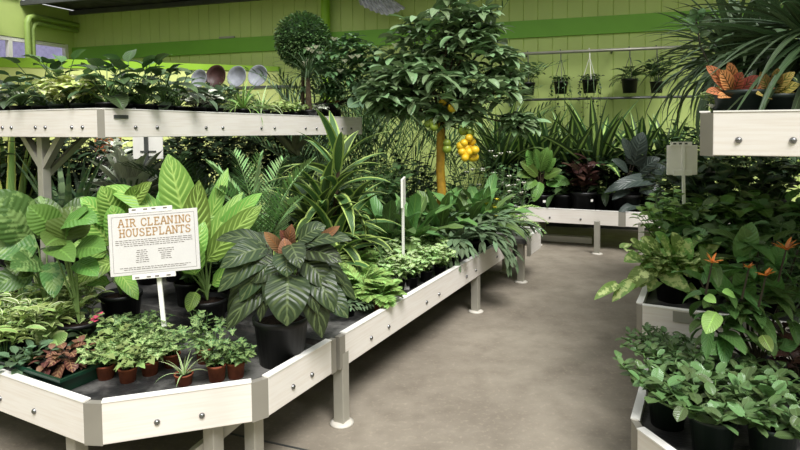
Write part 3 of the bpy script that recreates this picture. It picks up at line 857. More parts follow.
def letters(mb, text, cx, z, h, th, y):
    u = h / 6; adv = 5.3 * u; wd = sum((3.6 * u if c == ' ' else 3.9 * u if c == 'I' else adv) for c in text); x = cx - wd / 2 + .6 * u
    for c in text:
        for st in GLY.get(c, []):
            for (x0, z0), (x1, z1) in zip(st[:-1], st[1:]):
                bar(mb, (x + x0 * u, y, z + z0 * u), (x + x1 * u, y, z + z1 * u), .002, th, (0, 1, 0)) if False else \
                bar(mb, (x + x0 * u - (th * .3 if z0 == z1 else 0), y, z + z0 * u), (x + x1 * u + (th * .3 if z0 == z1 else 0), y, z + z1 * u), .0015 if False else th, .0012, (0, 1, 0))
        x += 3.6 * u if c == ' ' else 3.9 * u if c == 'I' else adv
SD = 2.95
c_ = atd(154.5, 242, SD)
foot = col(167, SD - .02, SURF)
sw = 86.5 * SD / F; sh = 62 * SD / F
sg = thing('printed_sign', 'white sign on a stake reading AIR CLEANING HOUSEPLANTS in tan capitals', 'sign', (foot.x, foot.y, SURF), 0)
R = Matrix.Rotation(math.radians(-2.6), 4, 'Y') @ Matrix.Identity(4)
def sgn(o): 
    o.matrix_local = Matrix.Translation(c_ - Vector((foot.x, foot.y, SURF))) @ Matrix.Rotation(math.radians(8), 4, 'Z') @ Matrix.Rotation(math.radians(-3), 4, 'Y') @ Matrix.Rotation(math.radians(-6), 4, 'X'); return o
mb = MB(); box(mb, (0, 0, 0), sw, .008, sh); panel = sgn(mb.build('panel', M['paper'], sg, smooth=False, bevel=.002))
for zz in (1, -1):
    mb = MB(); box(mb, (-.01, .002, zz * (sh / 2 + .008)), sw * .48, .012, .03)
    panel2 = sgn(mb.build('holder_rail', M['white'], sg, smooth=False))
    for x in (-.08, -.025, .015, .07):
        mb = MB(); box(mb, (x - .01, -.0045, zz * (sh / 2 + .014)), .02, .002, .007); mb.build('slot', M['ink'], panel2, smooth=False)
mb = MB(); letters(mb, 'AIR CLEANING', .008, .088, .036, .0055, -.0048); letters(mb, 'HOUSEPLANTS', .008, .038, .036, .0055, -.0048)
mb.build('heading_lettering', M['tan'], panel, smooth=False)
mb = MB()
def inkline(x0, x1, z, h=.0028):
    x = x0
    while x < x1 - .004:
        w = min(random.uniform(.008, .022), x1 - x); box(mb, (x + w / 2, -.0046, z), w, .001, h); x += w + .004
for k in range(4): inkline(-.185 + (.04 if k == 3 else 0), .185 - (.04 if k == 3 else 0), .019 - k * .0095)
for k in range(7):
    w = random.uniform(.024, .036); inkline(-.06 - w, -.06 + w, -.034 - k * .0098)
    w = random.uniform(.022, .038)
    if k < 6: inkline(.055 - w, .055 + w, -.034 - k * .0098)
inkline(-.17, .17, -.118); inkline(-.15, .15, -.127)
for z in (.138, -.139): box(mb, (0, -.0045, z), sw * .92, .0008, .0014)
for x in (-sw * .46, sw * .46): box(mb, (x, -.0045, 0), .0014, .0008, .277)
mb.build('small_print', M['ink'], panel, smooth=False)
mb = MB(); top = c_ + Vector((.012, .01, -sh / 2)); bar(mb, (0, 0, .0), top - Vector((foot.x, foot.y, SURF)), .022, .008, (0, 1, 0)); mb.build('stake', M['white'], sg, smooth=False)
mb = MB(); box(mb, (0, 0, .005), .12, .08, .01); mb.build('base', M['white'], sg, smooth=False)
# sign seen from behind on the right
d_ = 4.2; ft = col(684, d_, SURF); cc = atd(682, 160, d_)
s2 = thing('sign_stake', 'white sign seen from behind on a stake below the right shelf', 'sign', ft)
mb = MB(); box(mb, cc - ft, 30 * d_ / F, .01, 30 * d_ / F, (.995, -.06, 0), (.06, .995, 0)); pn = mb.build('panel', M['signback'], s2, smooth=False, bevel=.003)
mb = MB(); box(mb, cc - ft + Vector((0, -.008, -.09)), .13, .012, .04); mb.build('holder_rail', M['white'], s2, smooth=False)
mb = MB(); box(mb, cc - ft + Vector((-.01, -.008, .115)), .15, .012, .03); hr = mb.build('holder_rail', M['white'], s2, smooth=False)
for x in (-.06, -.02, .02):
    mb = MB(); box(mb, cc - ft + Vector((x, -.0155, .118)), .02, .003, .012); mb.build('slot', M['darkmetal'], hr, smooth=False)
mb = MB(); bar(mb, (0, -.012, 0), (cc.x - ft.x, -.012, cc.z - ft.z + .12), .02, .012, (0, 1, 0)); mb.build('stake', M['white'], s2, smooth=False)
mb = MB(); box(mb, (0, 0, .005), .1, .1, .01); mb.build('base', M['white'], s2, smooth=False)
# edge-on sign in the middle of the bench
d_ = 4.05; ft = col(403.5, d_, SURF); tp = atd(403.5, 178, d_); md = atd(403, 206, d_)
s3 = thing('sign_stake', 'thin white sign on a stake seen edge-on amid the green seedlings', 'sign', ft)
v_ = Vector((tp.x, tp.y, 0)).normalized()
v2 = (v_ + Vector((v_.y, -v_.x, 0)) * .09).normalized()
mb = MB(); box(mb, (tp + md) / 2 - ft, .22, .014, (tp.z - md.z), v2, (-v2.y, v2.x, 0)); mb.build('panel', M['white'], s3, smooth=False, bevel=.003)
mb = MB(); bar(mb, (0, 0, 0), md - ft, .014, .014); mb.build('stake', M['white'], s3, smooth=False)
mb = MB(); box(mb, (0, 0, .005), .08, .08, .01); mb.build('base', M['white'], s3, smooth=False)
# grey sign on a dark post under the left shelf
d_ = 5.6; ft = col(150, d_, SURF); cc = atd(148, 146, d_)
s4 = thing('sign_stake', 'grey sign seen from behind on a dark post under the left shelf', 'sign', ft)
mb = MB(); box(mb, cc - ft, 30 * d_ / F, .012, 26 * d_ / F); mb.build('panel', M['signback'], s4, smooth=False, bevel=.003)
mb = MB(); bar(mb, (0, -.02, 0), (0, -.02, cc.z - ft.z + .12), .035, .02, (0, 1, 0)); mb.build('post', M['darkmetal'], s4, smooth=False)
for zz in (-.05, -.1):
    mb = MB(); bar(mb, (cc.x - ft.x - .07, -.012, cc.z - ft.z + zz), (cc.x - ft.x + .08, -.012, cc.z - ft.z + zz), .008, .012); mb.build('holder_rail', M['darkmetal'], s4, smooth=False)
# wooden crate beyond the bench
p = col(112, 8.0, 0); 
cr = thing('wooden_crate', 'orange-brown wooden crate with a cross brace beyond the left bench', 'crate', p, .2)
zc = atd(112, 146, 8.0).z
mb = MB(); box(mb, (0, 0, zc - .01), .26, .26, .24); mb.build('box', M['crate'], cr, smooth=False)
mb = MB()
for a, b in (((-.12, -.12), (.12, .12)), ((-.13, -.12), (.13, -.12)), ((-.13, .12), (.13, .12)), ((-.125, -.12), (-.125, .12)), ((.125, -.12), (.125, .12))):
    bar(mb, (a[0], -.137, zc + a[1] - .01), (b[0], -.137, zc + b[1] - .01), .03, .014, (0, 1, 0))
mb.build('brace', M['woodend'], cr, smooth=False)
mb = MB(); box(mb, (0, 0, (zc - .13) / 2), .3, .3, zc - .13); mb.build('stand', M['lip'], cr, smooth=False)

# ------------------------------------------------------------------ light
wd = bpy.data.worlds.new('sky'); SC.world = wd; wd.use_nodes = True
nt = wd.node_tree; bg = nt.nodes['Background']; bg.inputs[0].default_value = (.97, .985, 1.0, 1); bg.inputs[1].default_value = .85
sd = bpy.data.lights.new('daylight', 'SUN'); sd.energy = 4.2; sd.angle = math.radians(26); sd.color = (1, .99, .98)
so = bpy.data.objects.new('daylight', sd); COL.objects.link(so); so.rotation_euler = (math.radians(34), math.radians(11), 0)
SC.view_settings.view_transform = 'Standard'; SC.view_settings.look = 'None'; SC.view_settings.exposure = .27; SC.view_settings.gamma = 1
SC.view_settings.use_curve_mapping = False
# ------------------------------------------------------------------ plants
CAMV = Vector((0, 0, CAMH))
def facing(p, up=.8):
    v = CAMV - Vector(p); v.z = 0; v.normalize(); return (v.x, v.y, up)
def handleaf(P, a, b, wpx, d, da=0., db=-.1, shape='ovate', bow=.12, up=.7, side=0., fold=.2, wave=.06, stem=None, sr=.006):
    "a leaf from photo point a to b near depth d, built in world space under plant P (rotation 0)"
    pa = atd(a[0], a[1], d + da) - P.o.location; pb = atd(b[0], b[1], d + db) - P.o.location
    nf = Vector(facing(pa + P.o.location, up)); nf.x += side
    leaf2(P.f, pa, pb, wpx * d / F, shape, bow, tuple(nf), fold, wave=wave)
    if stem is not None:
        s0 = Vector(stem); mid = (s0 + pa) * .5 + Vector((0, 0, .05)) + (pa - s0).cross(Vector((0, 0, 1))) * .05
        tube(P.s, [s0, s0 * .55 + mid * .45 + Vector((0, 0, .01)), mid * .6 + pa * .4, pa], sr, sr * .6, 6)
def top_h(py, px, d, base): return atd(px, py, d).z - base

# ---- printed sign neighbours: big striped dieffenbachia
d = 3.3; b = col(208, d, SURF)
P = Plant('dieffenbachia', 'tall bright dieffenbachia with big pale-ribbed leaves, right behind the printed sign', 'plant', b, 0)
pot(P.o, .11, .17, 'black'); cz = (0, 0, .16)
for a_, b_, w, kw in [((186, 226), (168, 154), 35, dict(da=.0, db=.0, up=.15, bow=.05)), ((172, 226), (163, 186), 24, dict(da=.1, db=.12, up=.3)),
        ((192, 262), (199, 180), 30, dict(da=-.06, db=-.02, up=.2, bow=-.06)), ((164, 218), (106, 186), 21, dict(da=0, db=.05, up=.7)),
        ((200, 262), (243, 192), 18, dict(da=0, db=.1, up=.8)), ((206, 262), (262, 205), 24, dict(da=-.05, db=-.1, up=.5)),
        ((214, 240), (262, 193), 19, dict(da=.05, db=.0, up=.6)), ((196, 275), (180, 225), 27, dict(da=-.1, db=-.12, up=.3)),
        ((212, 285), (246, 262), 18, dict()), ((196, 292), (188, 312), 14, dict(da=-.1, db=-.15)), ((190, 240), (222, 205), 19, dict(da=.1, db=.2, up=.5)),
        ((205, 235), (228, 168), 16, dict(da=.15, db=.25, up=.4)), ((184, 270), (205, 222), 24, dict(da=-.1, db=-.05, up=.35))]:
    handleaf(P, a_, b_, w, d, stem=cz, **kw)
P.done('dieff', 'palestem')
d = 3.36; b = col(122, d, SURF)
P = Plant('dieffenbachia', 'smaller striped dieffenbachia in a black pot, left behind the printed sign', 'plant', b, 0)
pot(P.o, .115, .19, 'black'); cz = (0, 0, .18)
for a_, b_, w, kw in [((118, 225), (101, 186), 26, {}), ((112, 225), (80, 198), 22, {}), ((125, 215), (152, 182), 18, {}), ((112, 245), (80, 215), 24, {}),
        ((108, 252), (72, 245), 22, {}), ((114, 262), (70, 290), 20, dict(bow=.25)), ((112, 265), (80, 262), 20, {}), ((100, 268), (78, 254), 18, dict()),
        ((120, 240), (112, 205), 24, dict(da=-.05)), ((128, 225), (136, 185), 20, dict(da=.1)), ((104, 258), (84, 259), 20, {}), ((118, 272), (138, 300), 16, {}),
        ((110, 283), (70, 282), 14, dict(bow=.2)), ((100, 236), (66, 222), 20, {})]:
    handleaf(P, a_, b_, w, d, stem=cz, **kw)
P.done('dieff', 'palestem')
d = 3.1; b = col(48, d, SURF)
P = Plant('chinese_evergreen', 'big mottled green Chinese evergreen at the left edge of the low bench', 'plant', b, 0)
pot(P.o, .13, .17, 'black'); cz = (0, 0, .16)
for a_, b_, w, kw in [((30, 238), (-8, 190), 46, dict(up=.3)), ((38, 246), (-12, 250), 36, {}), ((36, 262), (4, 262), 34, dict(up=.5)), ((42, 262), (10, 268), 28, dict(db=-.2)),
        ((34, 274), (-14, 290), 26, {}), ((46, 240), (40, 196), 40, dict(da=.1, db=.15, up=.3)), ((52, 262), (54, 298), 22, dict(db=-.15)),
        ((20, 225), (-10, 215), 30, dict(da=.1)), ((58, 265), (46, 290), 20, {}), ((62, 240), (84, 196), 26, dict(da=.2, db=.3))]:
    handleaf(P, a_, b_, w, d, stem=cz, **kw)
P.done('aglao', 'palestem')
for a_, b_, w, kw in []: pass
d = 3.0; b = col(86, d, SURF)
P = Plant('chinese_evergreen', 'plain green broad-leaved plant between the mottled evergreen and the striped dieffenbachia', 'plant', b + Vector((-.03, -.0, 0)), 0)
pot(P.o, .1, .15, 'black'); cz = (0, 0, .14)
for a_, b_, w, kw in [((56, 232), (28, 206), 30, dict(up=.4)), ((62, 226), (98, 222), 24, dict(bow=.25)), ((66, 240), (72, 206), 40, dict(up=.25, db=.05)), ((74, 250), (106, 250), 28, dict()),
        ((50, 246), (74, 262), 24, dict(db=-.2)), ((60, 238), (46, 246), 28, dict(db=-.15)), ((76, 262), (98, 276), 22, dict()), ((70, 232), (88, 210), 26, dict(da=.1))]:
    handleaf(P, a_, b_, w, d, stem=cz, **kw)
P.done('aglaogreen', 'palestem')

# ---- the dark philodendron in the big black pot
b = onz(282, 361, SURF); b = b + U * .0; d = b.y
P = Plant('philodendron', 'large dark philodendron with bronze new leaves in a big black pot on the bench corner', 'plant', b, 0)
pot(P.o, .135, .225, 'black', k=28); cz = (0, 0, .24)
for a_, b_, w, kw in [((288, 274), (287, 326), 42, dict(da=-.12, db=-.22)), ((286, 252), (287, 277), 26, dict(da=-.1, db=-.18)), ((300, 252), (342, 262), 24, dict()),
        ((303, 246), (352, 240), 17, dict()), ((306, 262), (334, 312), 32, dict(db=-.15)), ((308, 272), (322, 338), 30, dict(da=-.08, db=-.12)), ((276, 256), (240, 302), 26, dict()),
        ((272, 252), (218, 292), 28, dict()), ((268, 248), (220, 268), 26, dict()), ((272, 280), (226, 330), 26, dict()), ((266, 244), (216, 240), 18, dict(db=.05)),
        ((298, 242), (326, 226), 20, dict(db=.0)), ((312, 285), (348, 318), 28, dict()), ((268, 276), (260, 322), 16, dict()), ((303, 278), (318, 314), 17, dict(da=-.1, db=-.16)),
        ((278, 262), (250, 282), 30, dict(da=-.05)), ((300, 258), (330, 290), 28, dict(da=-.05)), ((276, 248), (244, 242), 24, dict(da=.1, db=.15)), ((302, 250), (345, 285), 24, dict(da=.1, db=.05)),
        ((282, 262), (266, 306), 22, dict(da=-.08)), ((310, 262), (356, 300), 22, dict(da=.1, db=.1)), ((262, 262), (228, 318), 24, dict(da=.08, db=.05)), ((290, 244), (300, 268), 22, dict(da=-.1, db=-.2))]:
    handleaf(P, a_, b_, w, d, stem=cz, bow=.18, up=.9, wave=.08, **kw)
fo = P.f; P.f = MB()
for a_, b_, w, kw in [((286, 254), (292, 224), 14, {}), ((282, 252), (264, 232), 12, {}), ((294, 250), (280, 230), 13, {}), ((316, 244), (340, 226), 10, {}), ((288, 262), (284, 238), 16, dict(da=-.1))]:
    handleaf(P, a_, b_, w, d, stem=cz, up=.4, **kw)
P.f.build('new_leaves', G['bronze'], P.o)['label'] = 'bronze orange new leaves'
P.f = fo; P.done('philo', 'darkstem')

# ---- lemon-lime dracaena and cycad behind
d = 4.05; b = col(325, d, SURF)
P = Plant('dracaena', 'tall dracaena with yellow-edged strap leaves arching above the dark philodendron', 'plant', b)
pot(P.o, .13, .2, 'black')
for k, (x, y, h, nl) in enumerate(((0, 0, .58, 34), (.1, .04, .85, 26), (-.12, .06, .45, 28), (.1, -.1, .34, 26), (.16, .1, .5, 20))):
    tube(P.s, [(0, 0, .15), (x * .6, y * .6, h * .5), (x, y, h)], .016, .013, 8)
    for i in range(nl):
        q = i / nl; az = i * GA + k; zz = h - .28 * (1 - q) ; 
        leaf(P.f, (x * (.6 + .4 * q), y, zz), az, -.1 + 1.45 * q + random.uniform(-.2, .2), random.uniform(.38, .54), .08, 'lance', random.uniform(.9, 1.8) * (1.1 - .6 * q), .3, random.uniform(-.3, .3), n=9, m=5)
P.done('lemonlime', 'bark')
d = 3.72; b = col(262, d, SURF)
P = Plant('cycad_palm', 'small cycad palm with comb-like fronds between the bright dieffenbachia and the dracaena', 'plant', b, 0)
pot(P.o, .11, .17, 'black')
def dirfrond(P, tip, d, z0, L, **kw):
    t = atd(tip[0], tip[1], d) - P.o.location - Vector((0, 0, z0)); az = math.atan2(t.y, t.x); el = math.atan2(t.z, math.hypot(t.x, t.y))
    frond(P.f, P.s, (0, 0, z0), az, el + .35, t.length * 1.06, .7, **kw)
for tip, dd in (((264, 160), 3.7), ((315, 168), 3.6), ((205, 170), 3.65), ((232, 158), 3.95), ((285, 165), 4.0), ((218, 195), 3.4), ((300, 205), 3.4), ((262, 200), 3.35), ((240, 215), 3.35)):
    dirfrond(P, tip, dd, .22, 1, nl=26, ll=.16, lw=.016, ang=1.05, lift=.25, start=.22, ldroop=.2)
P.done('cycad', 'palestem')
d = 3.45; b = col(296, d, SURF)
P = Plant('parlor_palm', 'low pale arching fern-like palm just behind the dark philodendron', 'plant', b)
pot(P.o, .09, .14, 'black')
for i in range(9): frond(P.f, P.s, (0, 0, .14), i * GA, .9 + random.uniform(-.2, .3), .36, 1.3, nl=9, ll=.16, lw=.024, ang=.8, start=.3)
P.done('lemonlime')

# ---- low fresh seedlings along the aisle edge
def seed(px, py, kind, label, name, cat='plant', r=.05, hh=.085, matp='black', tg=None):
    b = onz(px, py, SURF)
    P = Plant(name, label, cat, b, None, 'small fresh green plants along the aisle edge'); pot(P.o, r, hh, matp, tagp=tg)
    return P, hh
def fern(P, z, n, L, ll, mat='fernlime'):
    for i in range(n): frond(P.f, P.s, (0, 0, z), i * GA + random.uniform(-.3, .3), random.uniform(.5, 1.4), L * random.uniform(.8, 1.15), random.uniform(.9, 1.6), nl=18, ll=ll, lw=ll * .26, ang=1.2, start=.15, rr=.0025, lift=.1)
    P.done(mat, 'palestem')
for px, py, lb in ((362, 306, 'light green fern nearest the dark philodendron at the aisle edge'), (352, 288, 'light green fern behind the nearest one, right of the dark philodendron'), (374, 290, 'light green fern left of the thin stake'), (381, 312, 'little lime fern in a terracotta pot at the bench rim')):
    tp = 'terra' if 'terracotta' in lb else 'black'
    P, z = seed(px, py, 0, lb, 'potted_fern', matp=tp); fern(P, z, 20, .23 if tp == 'black' else .14, .075)
k = 0
spots = [(398, 292, 'left front'), (412, 287, 'second from left in front'), (426, 281, 'third from left in front'), (440, 275, 'fourth from left in front'), (452, 268, 'rightmost in front'),
         (392, 276, 'left in the back'), (405, 271, 'second from left in the back'), (418, 266, 'third from left in the back'), (431, 262, 'fourth from left in the back'), (442, 257, 'rightmost in the back')]
proto = None
for px, py, w in spots:
    lb = 'pale-veined nerve plant by the thin stake, ' + w + ' row'
    lb = lb.replace('in front row', 'in the front row').replace('in the back row', 'in the back row').replace('front row', 'front row')
    b = onz(px, py, SURF)
    if k in (0, 5):
        P = Plant('nerve_plant', lb, 'plant', b, None, 'nerve plants by the thin stake'); pot(P.o, .05, .08, 'black', tagp=-1.8 if k == 0 else None)
        shrub(P.f, P.s, .07, 26, .18, .13, 8, .06, .04, 'ovate', droop=.8, start=.3, sr=.0018, r0=.02, el=(.1, .8)); proto = P.done('nerve')
    else: dup(proto, b, random.uniform(0, 6), lb, 'nerve plants by the thin stake', random.uniform(.9, 1.12))
    k += 1
# white flat tops among the nerve plants are left to their pale leaves; the dark low leaf at the rim:
b = onz(352, 316, SURF)
P = Plant('staghorn_fern', 'small grey-green forked fern poking over the bench rim beside the lime fern', 'plant', b + N * -.03, 0)
pot(P.o, .05, .07, 'black')
def stag(f, p0, az, el, L, W, depth=0, droop=.9):
    leaf(f, p0, az, el, L, W, 'strap', droop * .5, .1, n=6, m=3)
    e = el - droop * .5; q = np.array(p0, float) + L * .8 * np.array([math.cos(az) * math.cos(el - droop * .25), math.sin(az) * math.cos(el - droop * .25), math.sin(el - droop * .25)])
    if depth < 2:
        for a in (-.5, .05, .55) if depth == 0 else (-.38, .38): stag(f, q, az + a + random.uniform(-.12, .12), e + random.uniform(-.1, .1), L * (.62 if depth == 0 else .6), W * .62, depth + 1, droop * .8)
for i in range(6): stag(P.f, (0, 0, .07), -1.9 + i * .55, .5, .11, .03)
P.done('staghorn')

# ---- bird's nest ferns and staghorn ferns at the middle of the long bench
bn = [(412, 4.75, 'leftmost broad wavy bird\'s nest fern, just right of the thin stake'), (388, 4.7, 'broad-leaved fern standing left of the thin white stake'), (440, 5.1, 'bird\'s nest fern in front of the yellow trunk'), (466, 5.3, 'bird\'s nest fern right of the yellow trunk'), (484, 5.45, 'rightmost bird\'s nest fern at the far end of the long bench'), (368, 5.0, 'broad green fern left of the others, behind the arching dracaena')]
for px, d, lb in bn:
    b = col(px, d, SURF)
    P = Plant('birds_nest_fern', lb, 'plant', b, None, 'bird\'s nest ferns on the long bench'); pot(P.o, .1, .15, 'black')
    for i in range(17):
        q = i / 17; leaf(P.f, (.02 * math.cos(i * GA), .02 * math.sin(i * GA), .15), i * GA, 1.45 - 1.0 * q, random.uniform(.42, .56), .11, 'obov' if i % 3 else 'lance', .9 * q + .5, .3, random.uniform(-.2, .2), n=10, m=5, wave=.25)
    P.done('birdnest' if px != 388 else 'mid')
stg = [(452, 262, 'grey-green staghorn fern with forked fronds behind the nerve plants'), (474, 256, 'grey-green staghorn fern hanging its forked fronds over the bench rim'), (494, 247, 'staghorn fern at the far rim corner of the long bench'), (424, 252, 'staghorn fern half hidden behind the nerve plants, right of the stake')]
for px, py, lb in stg:
    b = onz(px, py, SURF)
    b = b - N * max(0, b.dot(N) - (E1 - .13))
    P = Plant('staghorn_fern', lb, 'plant', b, 0, 'staghorn ferns on the long bench'); pot(P.o, .09, .14, 'black')
    for i in range(10): stag(P.f, (0, 0, .14), (-1.0 + random.uniform(-1.5, 1.5)) if i < 6 else random.uniform(0, 6.28), random.uniform(.2, 1.1), random.uniform(.26, .36), .095, 0, random.uniform(1.0, 1.6))
    P.done('staghorn')
b = col(505, 5.75, SURF)
P = Plant('maidenhair_fern', 'airy light fern with fine fronds drooping over the far bench end', 'plant', b + N * -.0, 0); pot(P.o, .08, .13, 'black')
for i in range(14): frond(P.f, P.s, (0, 0, .13), i * GA, random.uniform(.4, 1.2), .45, 1.5, nl=14, ll=.06, lw=.02, ang=1.1, rr=.002)
P.done('fernlime')
b = col(502, 5.35, SURF)
P = Plant('orchid', 'small plant with a yellow flower spray at the far end of the long bench', 'plant', b - N * .1, 0); pot(P.o, .06, .1, 'black')
rosette(P.f, P.s, .1, 7, .2, .05, .03, shape='strap'); pts = []
tube(P.s, [(0, 0, .1), (0, 0, .3), (.03, 0, .42)], .004, .003)
for i in range(14): pts.append((random.uniform(-.05, .06), random.uniform(-.04, .04), random.uniform(.26, .44)))
flowers(P.o, pts, .035, 'petalyellow'); P.done('mid')

# ---- citrus tree with yellow trunk
d = 5.5; b = col(441, d, SURF)
P = Plant('citrus_tree', 'tall citrus tree with a yellow trunk and ripe yellow fruit rising above the bench', 'tree', b, 0)
pot(P.o, .17, .26, 'black')
zt = atd(441, 120, d).z - SURF
mb = MB(); tube(mb, [(0, 0, .2), (.01, 0, .5), (0, .01, zt * .6), (.01, 0, zt)], .046, .038, 12); mb.build('trunk', M['yellowtrunk'], P.o)
cl = [(400, 86, 36, 26, 0), (382, 96, 20, 16, -.2), (430, 85, 44, 26, -.2), (470, 92, 40, 26, -.1), (505, 90, 22, 24, 0), (455, 50, 44, 36, .1), (425, 40, 34, 30, .2), (480, 50, 34, 34, .1), (450, 12, 30, 26, .1), (478, 20, 24, 24, .1), (405, 66, 30, 20, .1), (502, 64, 20, 20, .1), (520, 118, 12, 10, 0), (520, 125, 14, 12, 0), (455, 115, 25, 12, -.15), (410, 108, 28, 12, -.1), (386, 106, 14, 10, -.1)]
for (cx, cy, rx, ry, dd) in cl:
    c = atd(cx, cy, d + dd) - b; R1, R2 = rx * d / F, ry * d / F
    a0 = Vector((0, 0, zt * .95)); mid = (a0 + c) * .5 + Vector((0, 0, .08))
    tube(P.s, [a0, mid, c], .016, .006, 6)
    for i in range(int(12 + rx * ry * .016)):
        v = Vector((random.gauss(0, 1), random.gauss(0, 1), random.gauss(0, 1))).normalized() * random.uniform(.35, 1) ** .6
        e = c + Vector((v.x * R1, v.y * min(R1, .32), v.z * R2)); tube(P.s, [c * .7 + e * .3, e], .003, .002, 4)
        az0 = math.atan2(v.y, v.x)
        for j in range(random.randint(4, 6)):
            leaf(P.f, e - (e - c) * (.07 * j), az0 + j * GA + random.uniform(-.5, .5), random.uniform(-.35, .6), random.uniform(.15, .21), random.uniform(.066, .09), 'ovate', random.uniform(.5, 1.1), .25, random.uniform(-.4, .4), n=6, m=3)
fr = [(434, 127, 1), (428, 124, 1), (432, 123, 1), (469, 138, 0), (464, 143, 0), (472, 142, 0), (462, 152, 0), (467, 154, 0), (472, 158, 0), (461, 146, 0), (474, 157, 0), (465, 158, 0), (470, 133, 1), (463, 131, 1), (447, 143, 1), (447, 149, 1), (470, 147, 0), (475, 150, 0), (469, 152, 0), (443, 102, 0), (452, 108, 0), (466, 148, 0)]
for (x, y, g) in fr:
    c = atd(x, y, d - .25 + random.uniform(-.05, .05)) - b; r_ = 4.3 * d / F * random.uniform(.85, 1.1)
    mb = MB(); ball(mb, c, r_, 10, .97); mb.build('fruit', M['citrusgreen' if g else 'citrus'], P.o)
for tgt in ((468, 132), (445, 130), (432, 118)):
    e = atd(tgt[0], tgt[1], d - .25) - b; tube(P.s, [(0, 0, zt * .9), Vector((0, -.1, zt * .98)), e, e - Vector((0, 0, .12))], .008, .004)
P.done('citrusleaf', 'bark', 'crown')

# ---- palms and shrubs beyond the bench
def palm(px, d, z0, top_px, label, mat, n=14, ll=.34, lw=.018, nl=20, name='areca_palm', L=None, group='palms beyond the benches'):
    b = col(px, d, z0); H = atd(px, top_px, d).z - z0
    P = Plant(name, label, 'plant', b, None, group); pot(P.o, .17, .28, 'black')
    L = L or H * .75
    for i in range(n):
        az = i * GA; frond(P.f, P.s, (.05 * math.cos(az), .05 * math.sin(az), .26), az, random.uniform(1.2, 1.55), H * random.uniform(.8, 1.12), random.uniform(.4, 1.2), nl=nl, ll=ll, lw=lw, ang=.85, start=.35, rr=.008, ldroop=.6)
    P.done(mat)
palm(385, 7.3, 0, 42, 'slim arching palm standing left behind the citrus tree', 'palm')
palm(350, 7.6, 0, 55, 'dark arching palm behind the white-flowered shrub', 'palmblue')
palm(415, 7.9, 0, 30, 'palm with thin spiky fronds behind the citrus crown', 'palm')
palm(335, 6.9, 0, 75, 'short dark palm behind the end of the high left shelf', 'palm', 12)
palm(470, 8.0, 0, 95, 'palm half hidden behind the citrus fruit', 'palm', 12)
def bush(px, d, z0, top_px, wpx, label, mat, L=.09, W=.045, ns=26, per=12, name='shrub', fl=None, potm='black', group='dark shrubs beyond the benches', rz=None):
    b = col(px, d, z0); H = atd(px, top_px, d).z - z0
    P = Plant(name, label, 'plant', b, rz, group); pr_ = min(.16, wpx * d / F * .35); ph = pr_ * 1.5; pot(P.o, pr_, ph, potm)
    shrub(P.f, P.s, ph * .9, ns, H - ph, wpx * d / F / 2, per, L, W, 'ovate', droop=.8, start=.15, sr=.004, r0=pr_ * .7, m=3, n=6)
    if fl:
        m_, nfl, r_ = fl; pts = []
        for i in range(nfl):
            a = random.uniform(0, 6.28); q = math.sqrt(random.random()); h = ph + (H - ph) * random.uniform(.45, 1.0)
            pts.append((math.cos(a) * q * wpx * d / F / 2, math.sin(a) * q * wpx * d / F / 2, h))
        flowers(P.o, pts, r_, m_)
    return P.done(mat)
bush(375, 5.2, SURF, 150, 70, 'dark leafy shrub behind the arching dracaena', 'dark', .1, .05)
bush(405, 5.9, SURF, 148, 60, 'dark small-leaved shrub left of the yellow trunk', 'deep', .08, .04)
bush(372, 6.6, 0, 110, 80, 'dark bush beyond the end of the high left shelf', 'deep', .1, .05, 30)
bush(420, 6.7, 0, 140, 80, 'dark bush behind the yellow trunk', 'deep', .1, .05, 30)
bush(484, 6.6, 0, 152, 66, 'white-flowered dark shrub right of the citrus fruit', 'gardenia', .08, .04, 30, 12, 'flowering_shrub', ('petalwhite', 16, .05))
bush(512, 6.9, 0, 158, 36, 'second white-flowered shrub, in front of the back bench corner', 'gardenia', .07, .035, 22, 12, 'flowering_shrub', ('petalwhite', 12, .05))
bush(455, 6.3, 0, 165, 60, 'low dark bush below the citrus fruit', 'dark', .08, .04, 26)

# ---- high left shelf: topiary, white-flowered shrub, ponytail palm
ST = 1.60
d = 6.0; b = col(303, d, ST)
P = Plant('topiary_tree', 'clipped green ball tree standing on the far part of the high shelf', 'tree', b, 0)
pot(P.o, .12, .18, 'black')
c = atd(303, 38, d) - b; R_ = 27.5 * d / F
mb = MB(); tube(mb, [(0, 0, .14), c], .02, .016, 8); mb.build('trunk', M['bark'], P.o)
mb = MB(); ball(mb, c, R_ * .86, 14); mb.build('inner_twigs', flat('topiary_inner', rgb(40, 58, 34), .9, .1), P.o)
for i in range(2600):
    v = Vector((random.gauss(0, 1), random.gauss(0, 1), random.gauss(0, 1))).normalized()
    q = c + v * R_ * random.uniform(.84, .98)
    leaf(P.f, q, math.atan2(v.y, v.x) + random.uniform(-.9, .9), math.asin(v.z) * .6 + random.uniform(-.5, .8), .042, .024, 'round', .5, .2, random.uniform(-.6, .6), n=3, m=3)
P.done('boxwood', 'bark', 'crown')
d = 5.85; b = col(338, d, ST) 
P = Plant('flowering_shrub', 'white-flowered dark shrub at the end of the high left shelf, right of the ball tree', 'plant', b - N * .16, 0)
pot(P.o, .13, .2, 'black')
